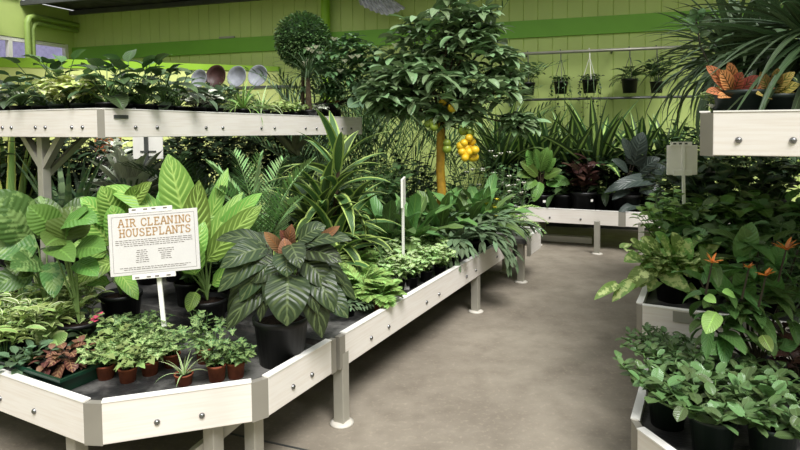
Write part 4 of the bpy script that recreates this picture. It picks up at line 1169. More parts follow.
for (cx, cy, rx, ry) in ((335, 62, 28, 22), (350, 48, 22, 18), (322, 80, 20, 20), (360, 70, 20, 20), (345, 85, 24, 18), (318, 55, 12, 14), (372, 55, 14, 14)):
    c = atd(cx, cy, d) - P.o.location; tube(P.s, [(0, 0, .18), c * .5 + Vector((0, 0, .1)), c], .01, .005)
    for i in range(int(rx * 1.6)):
        v = Vector((random.gauss(0, 1), random.gauss(0, 1), random.gauss(0, 1))).normalized() * random.uniform(.4, 1)
        e = c + Vector((v.x * rx * d / F, v.y * .2, v.z * ry * d / F))
        for j in range(4): leaf(P.f, e, random.uniform(0, 6.28), random.uniform(-.4, .7), random.uniform(.09, .14), .05, 'ovate', .8, .25, n=5, m=3)
pts = [atd(x, y, d - .36) - P.o.location for x, y in ((308, 48), (312, 50), (316, 46), (306, 62), (304, 64), (320, 52), (352, 56), (358, 55), (334, 38), (310, 60), (345, 60), (362, 64), (395, 44), (340, 70))]
flowers(P.o, pts, .055, 'petalwhite'); P.done('gardenia', 'palestem')
d = 5.6; b = col(290, d, ST)
P = Plant('ponytail_palm', 'ponytail palm with thin drooping dark leaves below the clipped ball tree', 'plant', b + N * .22, 0)
pot(P.o, .08, .12, 'black'); tube(P.s, [(0, 0, .1), (0, 0, .42)], .035, .016, 8)
straps(P.f, .42, 70, .42, .013, (1.4, .2), 2.2, 'spike', .3, n_=10); P.done('strapdark', 'bark')

# row of pots along the high left shelf
def shelfpos(px, off): 
    "point off metres behind the shelf rim"
    off += .07
    q = row(px, NR - off, ST)
    if q.dot(U) < S0 + off: 
        # on the end board
        best = min((abs(proj(SN(S0 + off, n_, ST))[0] - px), n_) for n_ in np.linspace(NR - off, NL - .6, 300)); q = SN(S0 + off, best[1], ST)
    return q
SG = 'pots along the high left shelf'
def sp(name, px, off, label, r=.075, h=.11, mat='black', tg=None):
    P = Plant(name, label, 'plant', shelfpos(px, off), None, SG); pot(P.o, r, h, mat, tagp=tg); return P
P = sp('hoya', 4, .14, 'silvery small-leaved plant at the left end of the high shelf'); shrub(P.f, P.s, .1, 16, .15, .16, 8, .055, .035, droop=.8); P.done('silver')
P = sp('philodendron', 22, .13, 'grey-green arrow-leaved plant second from the left on the high shelf'); rosette(P.f, P.s, .1, 19, 0.16, 0.12, 0.17, (1.5, .55), 'heart', 1.0, ldrop=.75); P.done('bluegreen')
P = sp('philodendron', 44, .2, 'dark heart-leaved philodendron at left on the high shelf'); rosette(P.f, P.s, .1, 20, 0.14, 0.12, 0.29, (1.5, .55), 'heart', .9, ldrop=.75); P.done('dark')
P = sp('philodendron', 66, .2, 'dark glossy leafy plant directly behind the white-leaved pothos on the shelf'); rosette(P.f, P.s, .1, 22, 0.17, 0.11, 0.29, (1.5, .55), 'ovate', .9, ldrop=.6); P.done('mid')
P = sp('pothos', 62, .11, 'lime and white variegated pothos near the shelf corner', mat='greenpot', r=.08); shrub(P.f, P.s, .1, 12, .2, .2, 7, .1, .07, 'heart', droop=.9, start=.4, el=(-.2, .8)); P.done('pothoslime', 'palestem')
P = sp('pothos', 84, .12, 'cream variegated pothos in a green pot at the shelf corner', mat='greenpot', r=.08); shrub(P.f, P.s, .1, 12, .2, .17, 7, .1, .07, 'heart', droop=.9, start=.4, el=(-.2, .8)); P.done('pothoslime', 'palestem')
P = sp('anthurium', 108, .13, 'dark heart-leaved anthurium right of the shelf corner'); rosette(P.f, P.s, .1, 19, 0.16, 0.13, 0.22, (1.5, .55), 'heart', 1.0, ldrop=.8); P.done('dark')
P = sp('rubber_plant', 126, .2, 'dark broad-leaved plant behind the anthurium with one leaf raised high'); rosette(P.f, P.s, .1, 21, 0.21, 0.12, 0.26, (1.5, .55), 'ovate', .9, ldrop=.6); P.done('dark')
P = sp('anthurium', 143, .13, 'green anthurium with long stalks and a price tag on the high shelf', tg=-1.2); rosette(P.f, P.s, .1, 19, 0.15, 0.11, 0.29, (1.5, .55), 'heart', 1.0, ldrop=.75); P.done('mid')
P = sp('philodendron', 163, .16, 'dark arching leafy plant midway along the high shelf'); rosette(P.f, P.s, .1, 21, 0.18, 0.09, 0.25, (1.5, .55), 'ovate', 1.0, ldrop=.7); P.done('dark')
P = sp('philodendron', 180, .2, 'blue-green leafy plant in front of the brown bowl on the high shelf'); rosette(P.f, P.s, .1, 21, 0.16, 0.08, 0.22, (1.5, .55), 'ovate', 1.0, ldrop=.7); P.done('bluegreen')
P = sp('begonia', 197, .14, 'dark brownish-silver leafed plant left of the spider plant'); shrub(P.f, P.s, .1, 16, .14, .16, 7, .07, .05, droop=.9); P.done('silver', 'darkstem')
P = sp('fern', 214, .18, 'dark bushy plant with pale new leaves beside the spider plant on the shelf'); shrub(P.f, P.s, .1, 16, .2, .17, 7, .08, .045, droop=.9); P.done('bluegreen')
P = sp('spider_plant', 243, .15, 'bright green spider plant arching over the high shelf rim'); straps(P.f, .1, 46, .34, .016, (1.4, .2), 1.9, 'spike', .3); P.done('fresh')
P = sp('spider_plant', 262, .2, 'second spider plant just right of the bright green one'); straps(P.f, .1, 34, .28, .015, (1.4, .3), 1.8, 'spike', .3); P.done('spider')
for px, off, lb, mt in ((280, .14, 'left of three mottled trailing plants right of the spider plants', 'varieg'), (295, .14, 'middle of three mottled trailing plants right of the spider plants', 'pothos'), (309, .14, 'right of three mottled trailing plants, beneath the ball tree', 'silver')):
    P = sp('trailing_plant', px, off, lb, r=.08, h=.1); shrub(P.f, P.s, .09, 22, .1, .19, 8, .05, .03, droop=.9, start=.3, el=(-.2, .8), sr=.002); P.done(mt)
P = sp('bromeliad', 335, .15, 'pale bromeliad with a small red flower near the end of the high shelf'); straps(P.f, .1, 22, .24, .035, (1.3, .2), 1.2, 'strap', .4); flowers(P.o, [(.03, -.05, .2), (-.02, -.06, .19), (.05, 0, .21)], .06, 'petalred', k=7); P.done('varieg')
P = sp('succulent', 321, .14, 'dark rosette plant between the mottled plants and the red-flowered bromeliad'); straps(P.f, .1, 24, .16, .03, (1.3, .1), .9, 'lance', .4); P.done('purple')
d = 5.6; b = row(366, NR + .0, SURF)
P = Plant('rubber_plant', 'broad pale-backed rubber plant at the far end corner of the high left shelf', 'plant', SN(5.02, NR - .2, ST), 0, SG); pot(P.o, .09, .14, 'black')
for x, y, x2, y2, w in ((362, 92, 352, 84, 16), (364, 95, 370, 108, 15), (366, 92, 378, 88, 14), (358, 98, 348, 104, 13), (370, 98, 384, 102, 13), (364, 88, 362, 76, 13)):
    handleaf(P, (x, y), (x2, y2), w, 5.75, stem=(0, 0, .14), up=.4)
P.done('bluegreen', 'darkstem')
# fillers of the rear row on the shelf
rr = [(30, 'leafy'), (95, 'leafy'), (140, 'leafy'), (170, 'strappy'), (205, 'strappy'), (232, 'leafy')]
rl = ['dark plant in the rear row behind the arrow-leaved one on the shelf', 'dark plant in the rear row just right of the shelf corner', 'dark plant in the rear row behind the tagged anthurium', 'thin-leaved plant in the rear row behind the arching leafy one', 'thin-leaved plant in the rear row in front of the brown bowl', 'dark plant in the rear row behind the spider plant']
for (px, kd), lb in zip(rr, rl):
    P = sp('leafy_plant' if kd == 'leafy' else 'strap_leaved_plant', px, .55, lb, .08, .12)
    if kd == 'leafy': rosette(P.f, P.s, .1, 24, .17, .09, .17, (1.5, .5), 'ovate', 1.0, ldrop=.7); P.done('dark')
    else: straps(P.f, .1, 40, .26, .012, (1.5, .6), .9, 'spike'); P.done('bluegreen')

# ---- under the high left shelf: rear half of the low bench
UG = 'dark plants under the high left shelf'
def up(name, px, n_, label, r=.11, h=.16, rz=None):
    P = Plant(name, label, 'plant', row(px, n_, SURF), rz, UG); pot(P.o, r, h, 'black'); return P
def endrow(name, px, s_, label, r=.1, h=.15):
    best = min((abs(proj(SN(s_, n_, SURF))[0] - px), n_) for n_ in np.linspace(-1.9, -7.5, 600))
    P = Plant(name, label, 'plant', SN(s_, best[1], SURF), None, UG); pot(P.o, r, h, 'black'); return P
P = endrow('snake_plant', 10, 2.75, 'yellow-green snake plant with upright blades at the far left under the shelf'); straps(P.f, .14, 18, 1.0, .075, (1.52, 1.3), .15, 'strap', .4, r0=.06); P.done('sans')
P = endrow('snake_plant', 30, 3.0, 'dark banded snake plant left of the shelf post'); straps(P.f, .14, 16, .8, .06, (1.52, 1.25), .2, 'strap', .4, r0=.05); P.done('sansdark')
P = endrow('aloe', 68, 2.9, 'spiky green aloe with thick upright leaves right of the shelf post'); straps(P.f, .14, 24, .82, .08, (1.5, .7), .5, 'spike', .5, r0=.03); P.done('sansdark')
P = endrow('aloe', 84, 3.2, 'grey-green rosette with long flat leaves in a tall pot under the shelf corner', .12, .5); straps(P.f, .46, 26, .42, .05, (1.3, .2), .6, 'spike', .5, r0=.03); P.done('bluegreen')
P = endrow('coral_plant', 92, 3.7, 'dark purple bushy plant hanging in shade under the shelf corner'); shrub(P.f, P.s, .14, 40, .95, .26, 24, .07, .035, droop=1.); P.done('purple', 'darkstem')
P = endrow('silver_succulent', 132, 3.3, 'silvery grey rosette plant under the shelf, left of the dark signpost', .13, .56); straps(P.f, .52, 60, .42, .09, (1.5, .1), .5, 'obov', .4, r0=.03); P.done('silver')
P = endrow('silver_succulent', 122, 3.75, 'taller pale grey-green spire plant behind the silvery rosette'); shrub(P.f, P.s, .14, 14, .98, .12, 30, .1, .045, droop=.4); P.done('silver')
P = endrow('leafy_plant', 62, 2.25, 'dark glossy low plant in front of the shelf post foot'); rosette(P.f, P.s, .14, 16, .16, .08, .1, (1.2, .1), 'ovate', .9, ldrop=.6); P.done('dark')
P = endrow('leafy_plant', 16, 2.2, 'dark low leafy plant left of the shelf post foot'); rosette(P.f, P.s, .14, 16, .2, .09, .16, (1.3, .1), 'ovate', .9, ldrop=.6); P.done('deep')
P = endrow('leafy_plant', 150, 2.9, 'low dark leafy plant behind the printed sign and striped leaves'); shrub(P.f, P.s, .13, 22, .25, .24, 8, .09, .05, droop=.9); P.done('deep')
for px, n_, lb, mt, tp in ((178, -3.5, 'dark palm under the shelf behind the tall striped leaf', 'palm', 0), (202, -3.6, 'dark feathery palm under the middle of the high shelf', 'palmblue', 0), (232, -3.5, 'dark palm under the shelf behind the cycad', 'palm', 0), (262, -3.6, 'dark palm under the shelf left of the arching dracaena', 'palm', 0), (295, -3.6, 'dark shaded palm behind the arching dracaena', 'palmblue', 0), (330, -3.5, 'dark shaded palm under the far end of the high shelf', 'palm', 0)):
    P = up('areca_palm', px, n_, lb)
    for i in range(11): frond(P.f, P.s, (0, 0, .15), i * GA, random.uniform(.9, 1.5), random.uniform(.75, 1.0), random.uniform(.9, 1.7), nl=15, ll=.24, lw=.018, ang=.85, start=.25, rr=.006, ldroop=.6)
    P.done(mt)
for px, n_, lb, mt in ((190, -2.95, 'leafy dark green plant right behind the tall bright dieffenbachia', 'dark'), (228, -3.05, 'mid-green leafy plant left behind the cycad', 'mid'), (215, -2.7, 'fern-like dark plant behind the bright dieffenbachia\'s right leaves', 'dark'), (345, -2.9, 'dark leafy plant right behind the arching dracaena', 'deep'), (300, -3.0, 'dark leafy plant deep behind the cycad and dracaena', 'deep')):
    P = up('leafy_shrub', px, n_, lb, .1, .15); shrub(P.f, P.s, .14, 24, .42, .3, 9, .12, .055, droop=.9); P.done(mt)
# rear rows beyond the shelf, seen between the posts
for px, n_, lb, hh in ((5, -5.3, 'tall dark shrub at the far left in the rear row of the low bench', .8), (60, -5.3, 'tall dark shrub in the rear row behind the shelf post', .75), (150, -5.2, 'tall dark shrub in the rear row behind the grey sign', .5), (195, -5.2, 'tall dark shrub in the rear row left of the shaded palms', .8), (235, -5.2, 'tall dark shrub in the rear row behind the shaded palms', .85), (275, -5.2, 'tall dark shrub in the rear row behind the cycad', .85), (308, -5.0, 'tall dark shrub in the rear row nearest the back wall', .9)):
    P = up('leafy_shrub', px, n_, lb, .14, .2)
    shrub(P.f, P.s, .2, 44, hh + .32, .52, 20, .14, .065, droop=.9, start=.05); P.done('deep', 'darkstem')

# ---- front corner of the low bench: green tray with small plants
tr0 = SN(FRONT + .06, -2.72); 
p_fl = SN(FRONT + .05, -4.0); 
TR = thing('plant_tray', 'dark green plastic tray filled with small mixed plants at lower left', 'tray', SN(FRONT + .31, -2.98, SURF), math.atan2(-N.y, -N.x) )
mb = MB(); Lx, Ly, Hh = 1.06, .5, .075
def ring(x, y, z): return [(-x, -y, z), (x, -y, z), (x, y, z), (-x, y, z)]
V = ring(Lx / 2 - .02, Ly / 2 - .02, 0) + ring(Lx / 2, Ly / 2, Hh) + ring(Lx / 2 + .012, Ly / 2 + .012, Hh) + ring(Lx / 2 + .012, Ly / 2 + .012, Hh - .012) + ring(Lx / 2 - .006, Ly / 2 - .006, Hh - .002) + ring(Lx / 2 - .025, Ly / 2 - .025, .005)
Qs = [(3, 2, 1, 0)]
for a in ((0, 1), (1, 2), (1, 4), (4, 5)):
    for i in range(4): j = (i + 1) % 4; Qs.append((a[0] * 4 + i, a[0] * 4 + j, a[1] * 4 + j, a[1] * 4 + i))
Qs += [(8 + i, 12 + i, 12 + (i + 1) % 4, 8 + (i + 1) % 4) for i in range(4)] + [(20, 21, 22, 23)]
mb.raw(V, Qs); mb.build('shell', M['tray'], TR, smooth=False)
TG = 'small mixed plants in the dark green tray'
TZ = SURF + .006
def tp(name, px, py, label, r=.045, h=.065):
    b = onz(px, py, TZ); P = Plant(name, label, 'plant', b, None, TG); pot(P.o, r, h, 'black', k=14); return P
tl = [(6, 366, 'varieg', 'cream-edged small plant at the left end of the green tray'), (20, 352, 'spider', 'pale narrow-leaved small plant near the left end of the tray'), (28, 338, 'varieg', 'pale star-leaved little plant at the back of the tray, left'), (48, 332, 'fresh', 'fresh green star-leaved little plant at the back of the tray, middle'), (72, 330, 'ivypale', 'pale green pointed-leaved little plant at the back right of the tray'), (2, 345, 'lime', 'lime little plant at the far left back of the tray'), (36, 356, 'ivypale', 'pale little plant in the middle of the tray, left of the round-leaved one'), (62, 345, 'varieg', 'cream-edged little plant in the middle of the tray, right of the round-leaved one'), (84, 330, 'ivypale', 'pale green little plant at the rear right corner of the tray')]
for px, py, mt, lb in tl:
    P = tp('small_leafy_plant', px, py, lb); shrub(P.f, P.s, .06, 10, .235, .14, 9, .095, .028, 'lance', droop=.8, start=.35, sr=.002, n=6); P.done(mt)
P = tp('peperomia', 50, 352, 'small plant with one big round pale leaf in the middle of the tray'); handleaf(P, (50, 345), (44, 317), 26, onz(50, 352, TZ).y, db=0, da=0, shape='round', up=.4, stem=(0, 0, .06), sr=.003); P.o.rotation_euler.z = 0; handleaf(P, (52, 342), (68, 334), 14, onz(50, 352, TZ).y, up=.4, shape='round', stem=(0, 0, .06), sr=.003); rosette(P.f, P.s, .06, 8, .07, .05, .05, shape='round'); P.done('ivypale')
for px, py, mt, lb in ((34, 372, 'bluegreen', 'grey-green low plant at the front left of the tray'), (18, 378, 'bluegreen', 'grey-green low plant at the front rim, far left of the tray'), (88, 352, 'deep', 'dark green low plant at the back right end of the tray'), (82, 342, 'bluegreen', 'bluish broad-leaved low plant behind the copper-leaved one in the tray')):
    P = tp('peperomia', px, py, lb); rosette(P.f, P.s, .06, 18, .075, .05, .06, (1.4, .1), 'ovate', .8, ldrop=.5, pr=.002, n_=5); P.done(mt)
P = tp('calathea', 67, 372, 'copper-striped round-leaved little plant at the right of the tray'); rosette(P.f, P.s, .06, 16, .075, .06, .05, (1.4, .2), 'round', .8, ldrop=.7, pr=.002, n_=6); P.done('calathea', 'darkstem')
for px, py, lb in ((50, 376, 'brown-red low plant in the front middle of the tray'), (82, 366, 'brown-red low plant at the right end of the tray')):
    P = tp('begonia', px, py, lb); rosette(P.f, P.s, .06, 15, .07, .045, .05, (1.3, .0), 'ovate', .9, ldrop=.5, pr=.002, n_=5); P.done('brownleaf', 'darkstem')
P = tp('polka_dot_plant', 93, 345, 'little plant with pink leaves right behind the green tray end'); 
shrub(P.f, P.s, .06, 7, .12, .07, 6, .05, .03, droop=.7); f2 = MB()
for i in range(4): leaf(f2, (random.uniform(-.03, .03), random.uniform(-.04, 0), random.uniform(.13, .18)), random.uniform(0, 6), .4, .05, .035, 'ovate', .5, .2)
f2.build('pink_leaves', M['petalpink'], P.o); P.done('ivypale')

# ---- ivies in terracotta pots
IG = 'small ivies on the front bench corner'
iv = [(106, 378, 'leftmost ivy, at the front edge right of the green tray', 'ivy'), (128, 381, 'ivy in terracotta with one big pale leaf at the front rim', 'ivypale'), (150, 374, 'ivy in the middle front, left of the spider seedling', 'ivy'), (112, 360, 'ivy behind the leftmost ivy beside the tray', 'ivypale'), (134, 360, 'ivy in the centre of the ivy cluster in front of the sign', 'ivydark'), (158, 358, 'ivy right at the sign stake', 'ivy'), (122, 346, 'ivy at the back left of the cluster below the sign', 'ivydark'), (146, 345, 'ivy at the back of the cluster right below the sign', 'ivydark'), (172, 366, 'dark ivy just right of the sign stake', 'ivydark')]
for px, py, lb, mt in iv:
    b = onz(px, py, SURF); P = Plant('potted_ivy', lb, 'plant', b, None, IG); pot(P.o, .042, .065, 'terra', k=14)
    shrub(P.f, P.s, .06, 11, .13, .13, 7, .042, .04, droop=.7, start=.3, sr=.0018, r0=.02, ivy=True, zl=.35); P.done(mt)
b = onz(184, 384, SURF); P = Plant('spider_plant', 'tiny spider seedling in a terracotta pot at the front rim', 'plant', b, None, IG); pot(P.o, .042, .05, 'terra', k=16); straps(P.f, .045, 14, .12, .009, (1.4, .3), 1.2, 'spike'); P.done('spider')
for px, py, lb, hh in ((217, 380, 'ivy in a terracotta pot, left of the two right of the sign', .18), (236, 377, 'short ivy in the right terracotta pot beside the big black pot', .08), (205, 362, 'ivy behind the two terracotta pots, right of the sign stake', .2)):
    b = onz(px, py, SURF); P = Plant('potted_ivy', lb, 'plant', b, None, IG); pot(P.o, .043, .075, 'terra', k=18)
    shrub(P.f, P.s, .07, 12, hh, .13 if hh > .1 else .09, 8, .04, .04, start=.1, sr=.0018, r0=.02, ivy=True, zl=.1); P.done('ivydark' if hh > .1 else 'brownleaf' if False else 'ivydark')

# ---- back bench plants
BG = 'plants on the back bench'
def bb(px, off, z=SURF):
    best = min((abs(proj(f1 + fd * t + bk * off)[0] - px), t) for t in np.linspace(-1, 4.5, 900)); p = f1 + fd * best[1] + bk * off; p.z = z; return p
def bp(name, px, off, label, r=.13, h=.2, tg=None, rz=None):
    P = Plant(name, label, 'plant', bb(px, off), rz, BG); pot(P.o, r, h, 'black', tagp=tg); return P
P = bp('croton', 541, .22, 'golden-green broad-leaved plant at the left of the back bench', .13, .2, -1.5, 0)
d = P.o.location.y
for a_, b_, w in (((540, 172), (548, 147), 11), ((536, 172), (527, 150), 13), ((538, 176), (520, 162), 13), ((545, 172), (556, 158), 9), ((536, 180), (524, 190), 11), ((544, 178), (562, 170), 10), ((546, 182), (562, 186), 10), ((540, 182), (534, 202), 12), ((552, 180), (570, 184), 12), ((533, 175), (516, 176), 10), ((541, 168), (534, 148), 10), ((544, 170), (552, 150), 9)):
    handleaf(P, a_, b_, w, d, stem=(0, 0, .2), da=-.05, db=-.15, up=.6)
P.done('aglaogreen', 'bark')
P = bp('rubber_plant', 583, .25, 'burgundy rubber plant in a black pot in the middle of the back bench', .16, .25, -1.4); shrub(P.f, P.s, .25, 8, .44, .28, 7, .2, .10, droop=.6, start=.2, el=(.0, .9), sr=.008, m=5, n=7); P.done('burgundy', 'darkstem')
P = bp('leafy_plant', 563, .3, 'dark green leafy plant between the golden plant and the burgundy rubber plant'); rosette(P.f, P.s, .2, 14, .25, .1, .2, (1.4, .1), 'ovate', 1., ldrop=.6); P.done('dark')
P = bp('alocasia', 626, .26, 'dark metallic alocasia with huge drooping leaf at the right of the back bench', .18, .24, None, 0); d = P.o.location.y
for a_, b_, w in (((634, 165), (643, 132), 20), ((655, 180), (604, 193), 15), ((640, 172), (660, 158), 16), ((645, 178), (672, 165), 16), ((628, 172), (612, 160), 10), ((640, 188), (668, 196), 15), ((630, 190), (612, 200), 9), ((640, 205), (618, 213), 9), ((632, 160), (622, 138), 10)):
    handleaf(P, a_, b_, w, d, stem=(0, 0, .24), da=-.1, db=-.2, up=.7, bow=.15, shape='heart' if w > 14 else 'ovate')
P.done('alocasia', 'darkstem')
P = bp('leafy_plant', 606, .45, 'dark leafy plant between the rubber plant and the alocasia'); rosette(P.f, P.s, .2, 16, .24, .09, .22, (1.4, .1), 'ovate', 1., ldrop=.6); P.done('deep')
for px, off, lb, L in ((500, .6, 'striped dracaena with stiff blades at the left end of the back bench', .85), (545, .75, 'striped dracaena behind the golden-green plant', .75), (596, .75, 'tallest striped dracaena, below the two middle hanging baskets', .95), (640, .75, 'striped dracaena behind the alocasia', .8), (520, .85, 'dark striped dracaena against the wall behind the left bench end', .8), (570, .9, 'striped dracaena against the wall behind the burgundy rubber plant', .7), (668, .7, 'striped dracaena behind the white sign stake on the right', .75)):
    P = bp('dracaena', px, off, lb, .14, .22)
    tube(P.s, [(0, 0, .2), (0, 0, .42)], .025, .02, 8)
    straps(P.f, .42, 24, L * 1.15, .125, (1.54, .55), .75, 'lance', .3, r0=.03, n_=10, m=5); P.done('dracstripe', 'bark')
for px, off, lb in ((516, .3, 'dark rosette plant with reddish heart at the left end of the back bench'), (660, .3, 'dark broad-leaved plant right of the alocasia on the back bench')):
    P = bp('leafy_plant', px, off, lb); rosette(P.f, P.s, .2, 18, .3, .08, .12, (1.4, .1), 'lance', 1., ldrop=.4); P.done('deep')
for px, lb in ((690, 'dark bush on the back bench below the right shelf'), (730, 'dark bush on the back bench far right, in deep shade'), (775, 'dark bush at the right end of the back bench')):
    P = bp('leafy_shrub', px, .5, lb, .16, .24); shrub(P.f, P.s, .22, 30, .9, .5, 12, .15, .06, droop=.9); P.done('deep')

# ---- hanging baskets
HG = 'baskets hanging from the upper rail'
def basket(px, py_pot, lb, kind, mt, wpx=15):
    best = None
    for a in np.linspace(-4, 6, 1500):
        p = wp(a, RAILZ, .35); e = abs(proj(p)[0] - px)
        if best is None or e < best[0]: best = (e, p.copy())
    top = best[1]; d = top.y; r = wpx / 2 * d / F; h = r * 1.75
    zb = atd(px, py_pot, d).z
    P = Plant('hanging_basket', lb, 'plant', (top.x, top.y, zb), 0, HG); pot(P.o, r, h, 'black')
    zz = RAILZ - zb - .03
    mb = MB()
    for k in range(3):
        a = k * 2.09 + .4; tube(mb, [(r * math.cos(a), r * math.sin(a), h), (.01 * math.cos(a), .01 * math.sin(a), zz - .08)], .004)
    tube(mb, [(0, 0, zz - .08), (0, 0, zz + .03), (0, .03, zz + .07), (0, .05, zz + .03)], .007, None, 6)
    mb.build('hanger', M['darkmetal'] if kind != 'white' else M['white'], P.o)
    if kind in ('trail', 'white'):
        shrub(P.f, P.s, h * .95, 14, .1, r * 1.5, 6, .05, .035, droop=1., start=.2)
        for i in range(9):
            a = i * GA; L = random.uniform(.2, .55); pts = [(r * .7 * math.cos(a), r * .7 * math.sin(a), h), (r * 1.2 * math.cos(a), r * 1.2 * math.sin(a), h + .03), (r * 1.5 * math.cos(a), r * 1.5 * math.sin(a), h - L * .4), (r * 1.4 * math.cos(a), r * 1.4 * math.sin(a), h - L)]
            tube(P.s, pts, .003)
            for j in range(9):
                q = j / 8; z = h + .02 - L * q; rr_ = r * (1.2 + .3 * q); leaf(P.f, (rr_ * math.cos(a), rr_ * math.sin(a), z), random.uniform(0, 6), random.uniform(-.6, .4), .05, .032, 'ovate', .8, .2, n=4, m=3)
    elif kind == 'fern':
        for i in range(22): frond(P.f, P.s, (0, 0, h), i * GA, random.uniform(.2, 1.3), .3, 1.4, nl=9, ll=.07, lw=.025, ang=1.1, rr=.003)
    else:
        shrub(P.f, P.s, h * .9, 14, .34, .22, 6, .13, .06, droop=.9, start=.3)
    P.done(mt)
basket(528, 95, 'leftmost hanging basket, with broad leaves rising beside the citrus crown', 'leafy', 'citrusleaf', 14)
basket(561, 94, 'second hanging basket from the left, with a short trailing plant', 'trail', 'dark', 14)
basket(590, 93, 'third hanging basket, with long trailing strands on both sides', 'white', 'deep', 15)
basket(630, 93, 'fourth hanging basket, with a bushy fern and a bare rail on both sides', 'fern', 'dark', 16)
basket(657, 93, 'rightmost hanging basket, half hidden by the spiky plant', 'leafy', 'dark', 13)

# ---- right side: plants on the low and middle benches
JG = 'jade plants in the low right planter'
def jade(px, py, lb, r, H, sp_, ns=13, per=9, L=.05, rz=None):
    b = onz(px, py, .265); P = Plant('jade_plant', lb, 'plant', b, rz, JG); pot(P.o, r, r * 1.75, 'greenpot', k=26)
    shrub(P.f, P.s, r * 1.65, ns, H, sp_, per, L * 1.05, L * .6, 'round', droop=.4, start=.16, sr=.006, r0=r * .8, el=(-.2, 1.0), n=6, m=5, curl=-.1); P.done('jade', 'greenstem')
jade(667, 424, 'jade plant in the leftmost dark green pot of the low planter', .085, .15, .18, 19, 11, .054)
jade(712, 452, 'jade plant in the front dark green pot with the largest paddle leaves', .09, .13, .2, 15, 9, .08)
jade(772, 462, 'jade plant at the lower right corner of the photo', .09, .13, .21, 19, 11, .06)
jade(664, 382, 'jade plant in the left row behind the leftmost front pot', .075, .11, .17, 18, 10, .046)
jade(706, 400, 'jade plant in the centre of the low planter, left of the flowering plant\'s stems', .08, .12, .17, 18, 10, .052)
jade(752, 420, 'jade plant in front of the orange-flowered plant', .08, .12, .17, 18, 10, .054)
jade(655, 362, 'jade plant rearmost on the left, against the white bench face', .065, .07, .13, 14, 7, .038)
b = onz(758, 398, .265); d = b.y
P = Plant('heliconia', 'tall leafy plant with orange flower spikes standing among the jade plants', 'plant', b, 0); pot(P.o, .1, .18, 'greenpot')
st_ = [((748, 330), (742, 240)), ((760, 320), (775, 235)), ((740, 330), (712, 262)), ((770, 330), (798, 250)), ((730, 340), (700, 280)), ((752, 330), (758, 250)), ((775, 340), (812, 290)), ((745, 345), (724, 285)), ((735, 350), (706, 320))]
for (m_, t_) in st_:
    pm = atd(m_[0], m_[1], d) - b; pt = atd(t_[0], t_[1], d - .05) - b; tube(P.s, [(0, 0, .16), pm, pt], .008, .004)
    for j in range(13):
        q = .12 + .88 * j / 12; p = pm * (1 - q) + pt * q; az = random.uniform(0, 6.28) if j % 2 else random.uniform(3.4, 6.0)
        leaf(P.f, p, az, random.uniform(-.3, 1.0), random.uniform(.13, .22), random.uniform(.05, .075), 'ovate', random.uniform(.6, 1.2), .25, random.uniform(-.4, .4), n=8, m=5, wave=.05)
for a_, b_, w in (((742, 262), (752, 222), 22), ((752, 255), (742, 226), 16), ((770, 270), (784, 244), 18), ((720, 285), (700, 246), 14), ((735, 300), (702, 262), 15), ((762, 300), (800, 288), 16), ((748, 300), (738, 268), 20), ((775, 300), (768, 262), 20), ((735, 345), (700, 352), 14), ((772, 352), (800, 340), 14)):
    handleaf(P, a_, b_, w, d, da=-.05, db=-.08, up=.4, stem=None)
lf = P.f; P.f = MB()
for a_, b_, w in (((716, 312), (706, 334), 17), ((735, 296), (722, 292), 9), ((762, 335), (772, 352), 11), ((705, 296), (716, 303), 9)): handleaf(P, a_, b_, w, d, da=-.18, db=-.25, up=.6)
P.f.build('young_leaves', G['helibright'], P.o)['label'] = 'bright yellow-green young leaves'; P.f = lf
for (x, y, s_) in ((712, 263, 1), (749, 268, .6), (766, 276, .9), (786, 250, 1.3)):
    c = atd(x, y, d - .22) - b; mb = MB(); tube(P.s, [c - Vector((0, -.05, .15)), c], .005, .003)
    for k in range(9): leaf(mb, c, k * GA, random.uniform(.1, 1.2), .05 * s_, .014 * s_, 'lance', .2, .4, n=5, m=3)
    mb.build('flower', M['petalorange'], P.o)
P.done('heli', 'darkstem')
b = onz(800, 402, .265); P = Plant('croton', 'red-leaved plant at the right edge behind the jades', 'plant', b, 0); pot(P.o, .09, .15, 'greenpot')
shrub(P.f, P.s, .14, 8, .22, .14, 7, .12, .05, droop=.7); P.done('burgundy', 'darkstem')
# trailing variegated plant on the middle bench
RG = 'plants on the right bench'
b = onz(672, 300, SURF); b = SN(max(b.dot(U), RS2 + .16), max(b.dot(N), RN2 + .17), SURF); d = b.y
P = Plant('pothos', 'bushy green and cream pothos trailing over the corner of the middle right bench', 'plant', b, 0, RG); pot(P.o, .11, .15, 'black')
for (a_, b_, w) in (((640, 258), (624, 262), 15), ((645, 270), (626, 292), 17), ((632, 282), (612, 302), 13), ((618, 284), (594, 300), 11), ((655, 262), (640, 288), 20), ((665, 268), (648, 292), 18), ((672, 258), (660, 240), 14), ((682, 262), (690, 238), 18), ((660, 250), (640, 238), 13), ((668, 246), (655, 232), 12), ((690, 268), (712, 262), 15), ((700, 255), (722, 240), 16), ((676, 280), (700, 300), 14), ((650, 252), (632, 246), 14), ((664, 275), (690, 292), 18), ((680, 250), (672, 232), 13), ((642, 250), (630, 240), 12), ((690, 248), (705, 236), 13)):
    handleaf(P, a_, b_, w, d, da=random.uniform(-.1, .05), db=random.uniform(-.2, 0), shape='heart', up=.8, stem=(0, 0, .15), sr=.003)
shrub(P.f, P.s, .14, 20, .22, .3, 8, .1, .07, 'heart', droop=.9, start=.3, el=(-.1, .9), sr=.003, m=5, n=6); P.done('pothos', 'palestem')
b = col(700, d + .1, SURF)
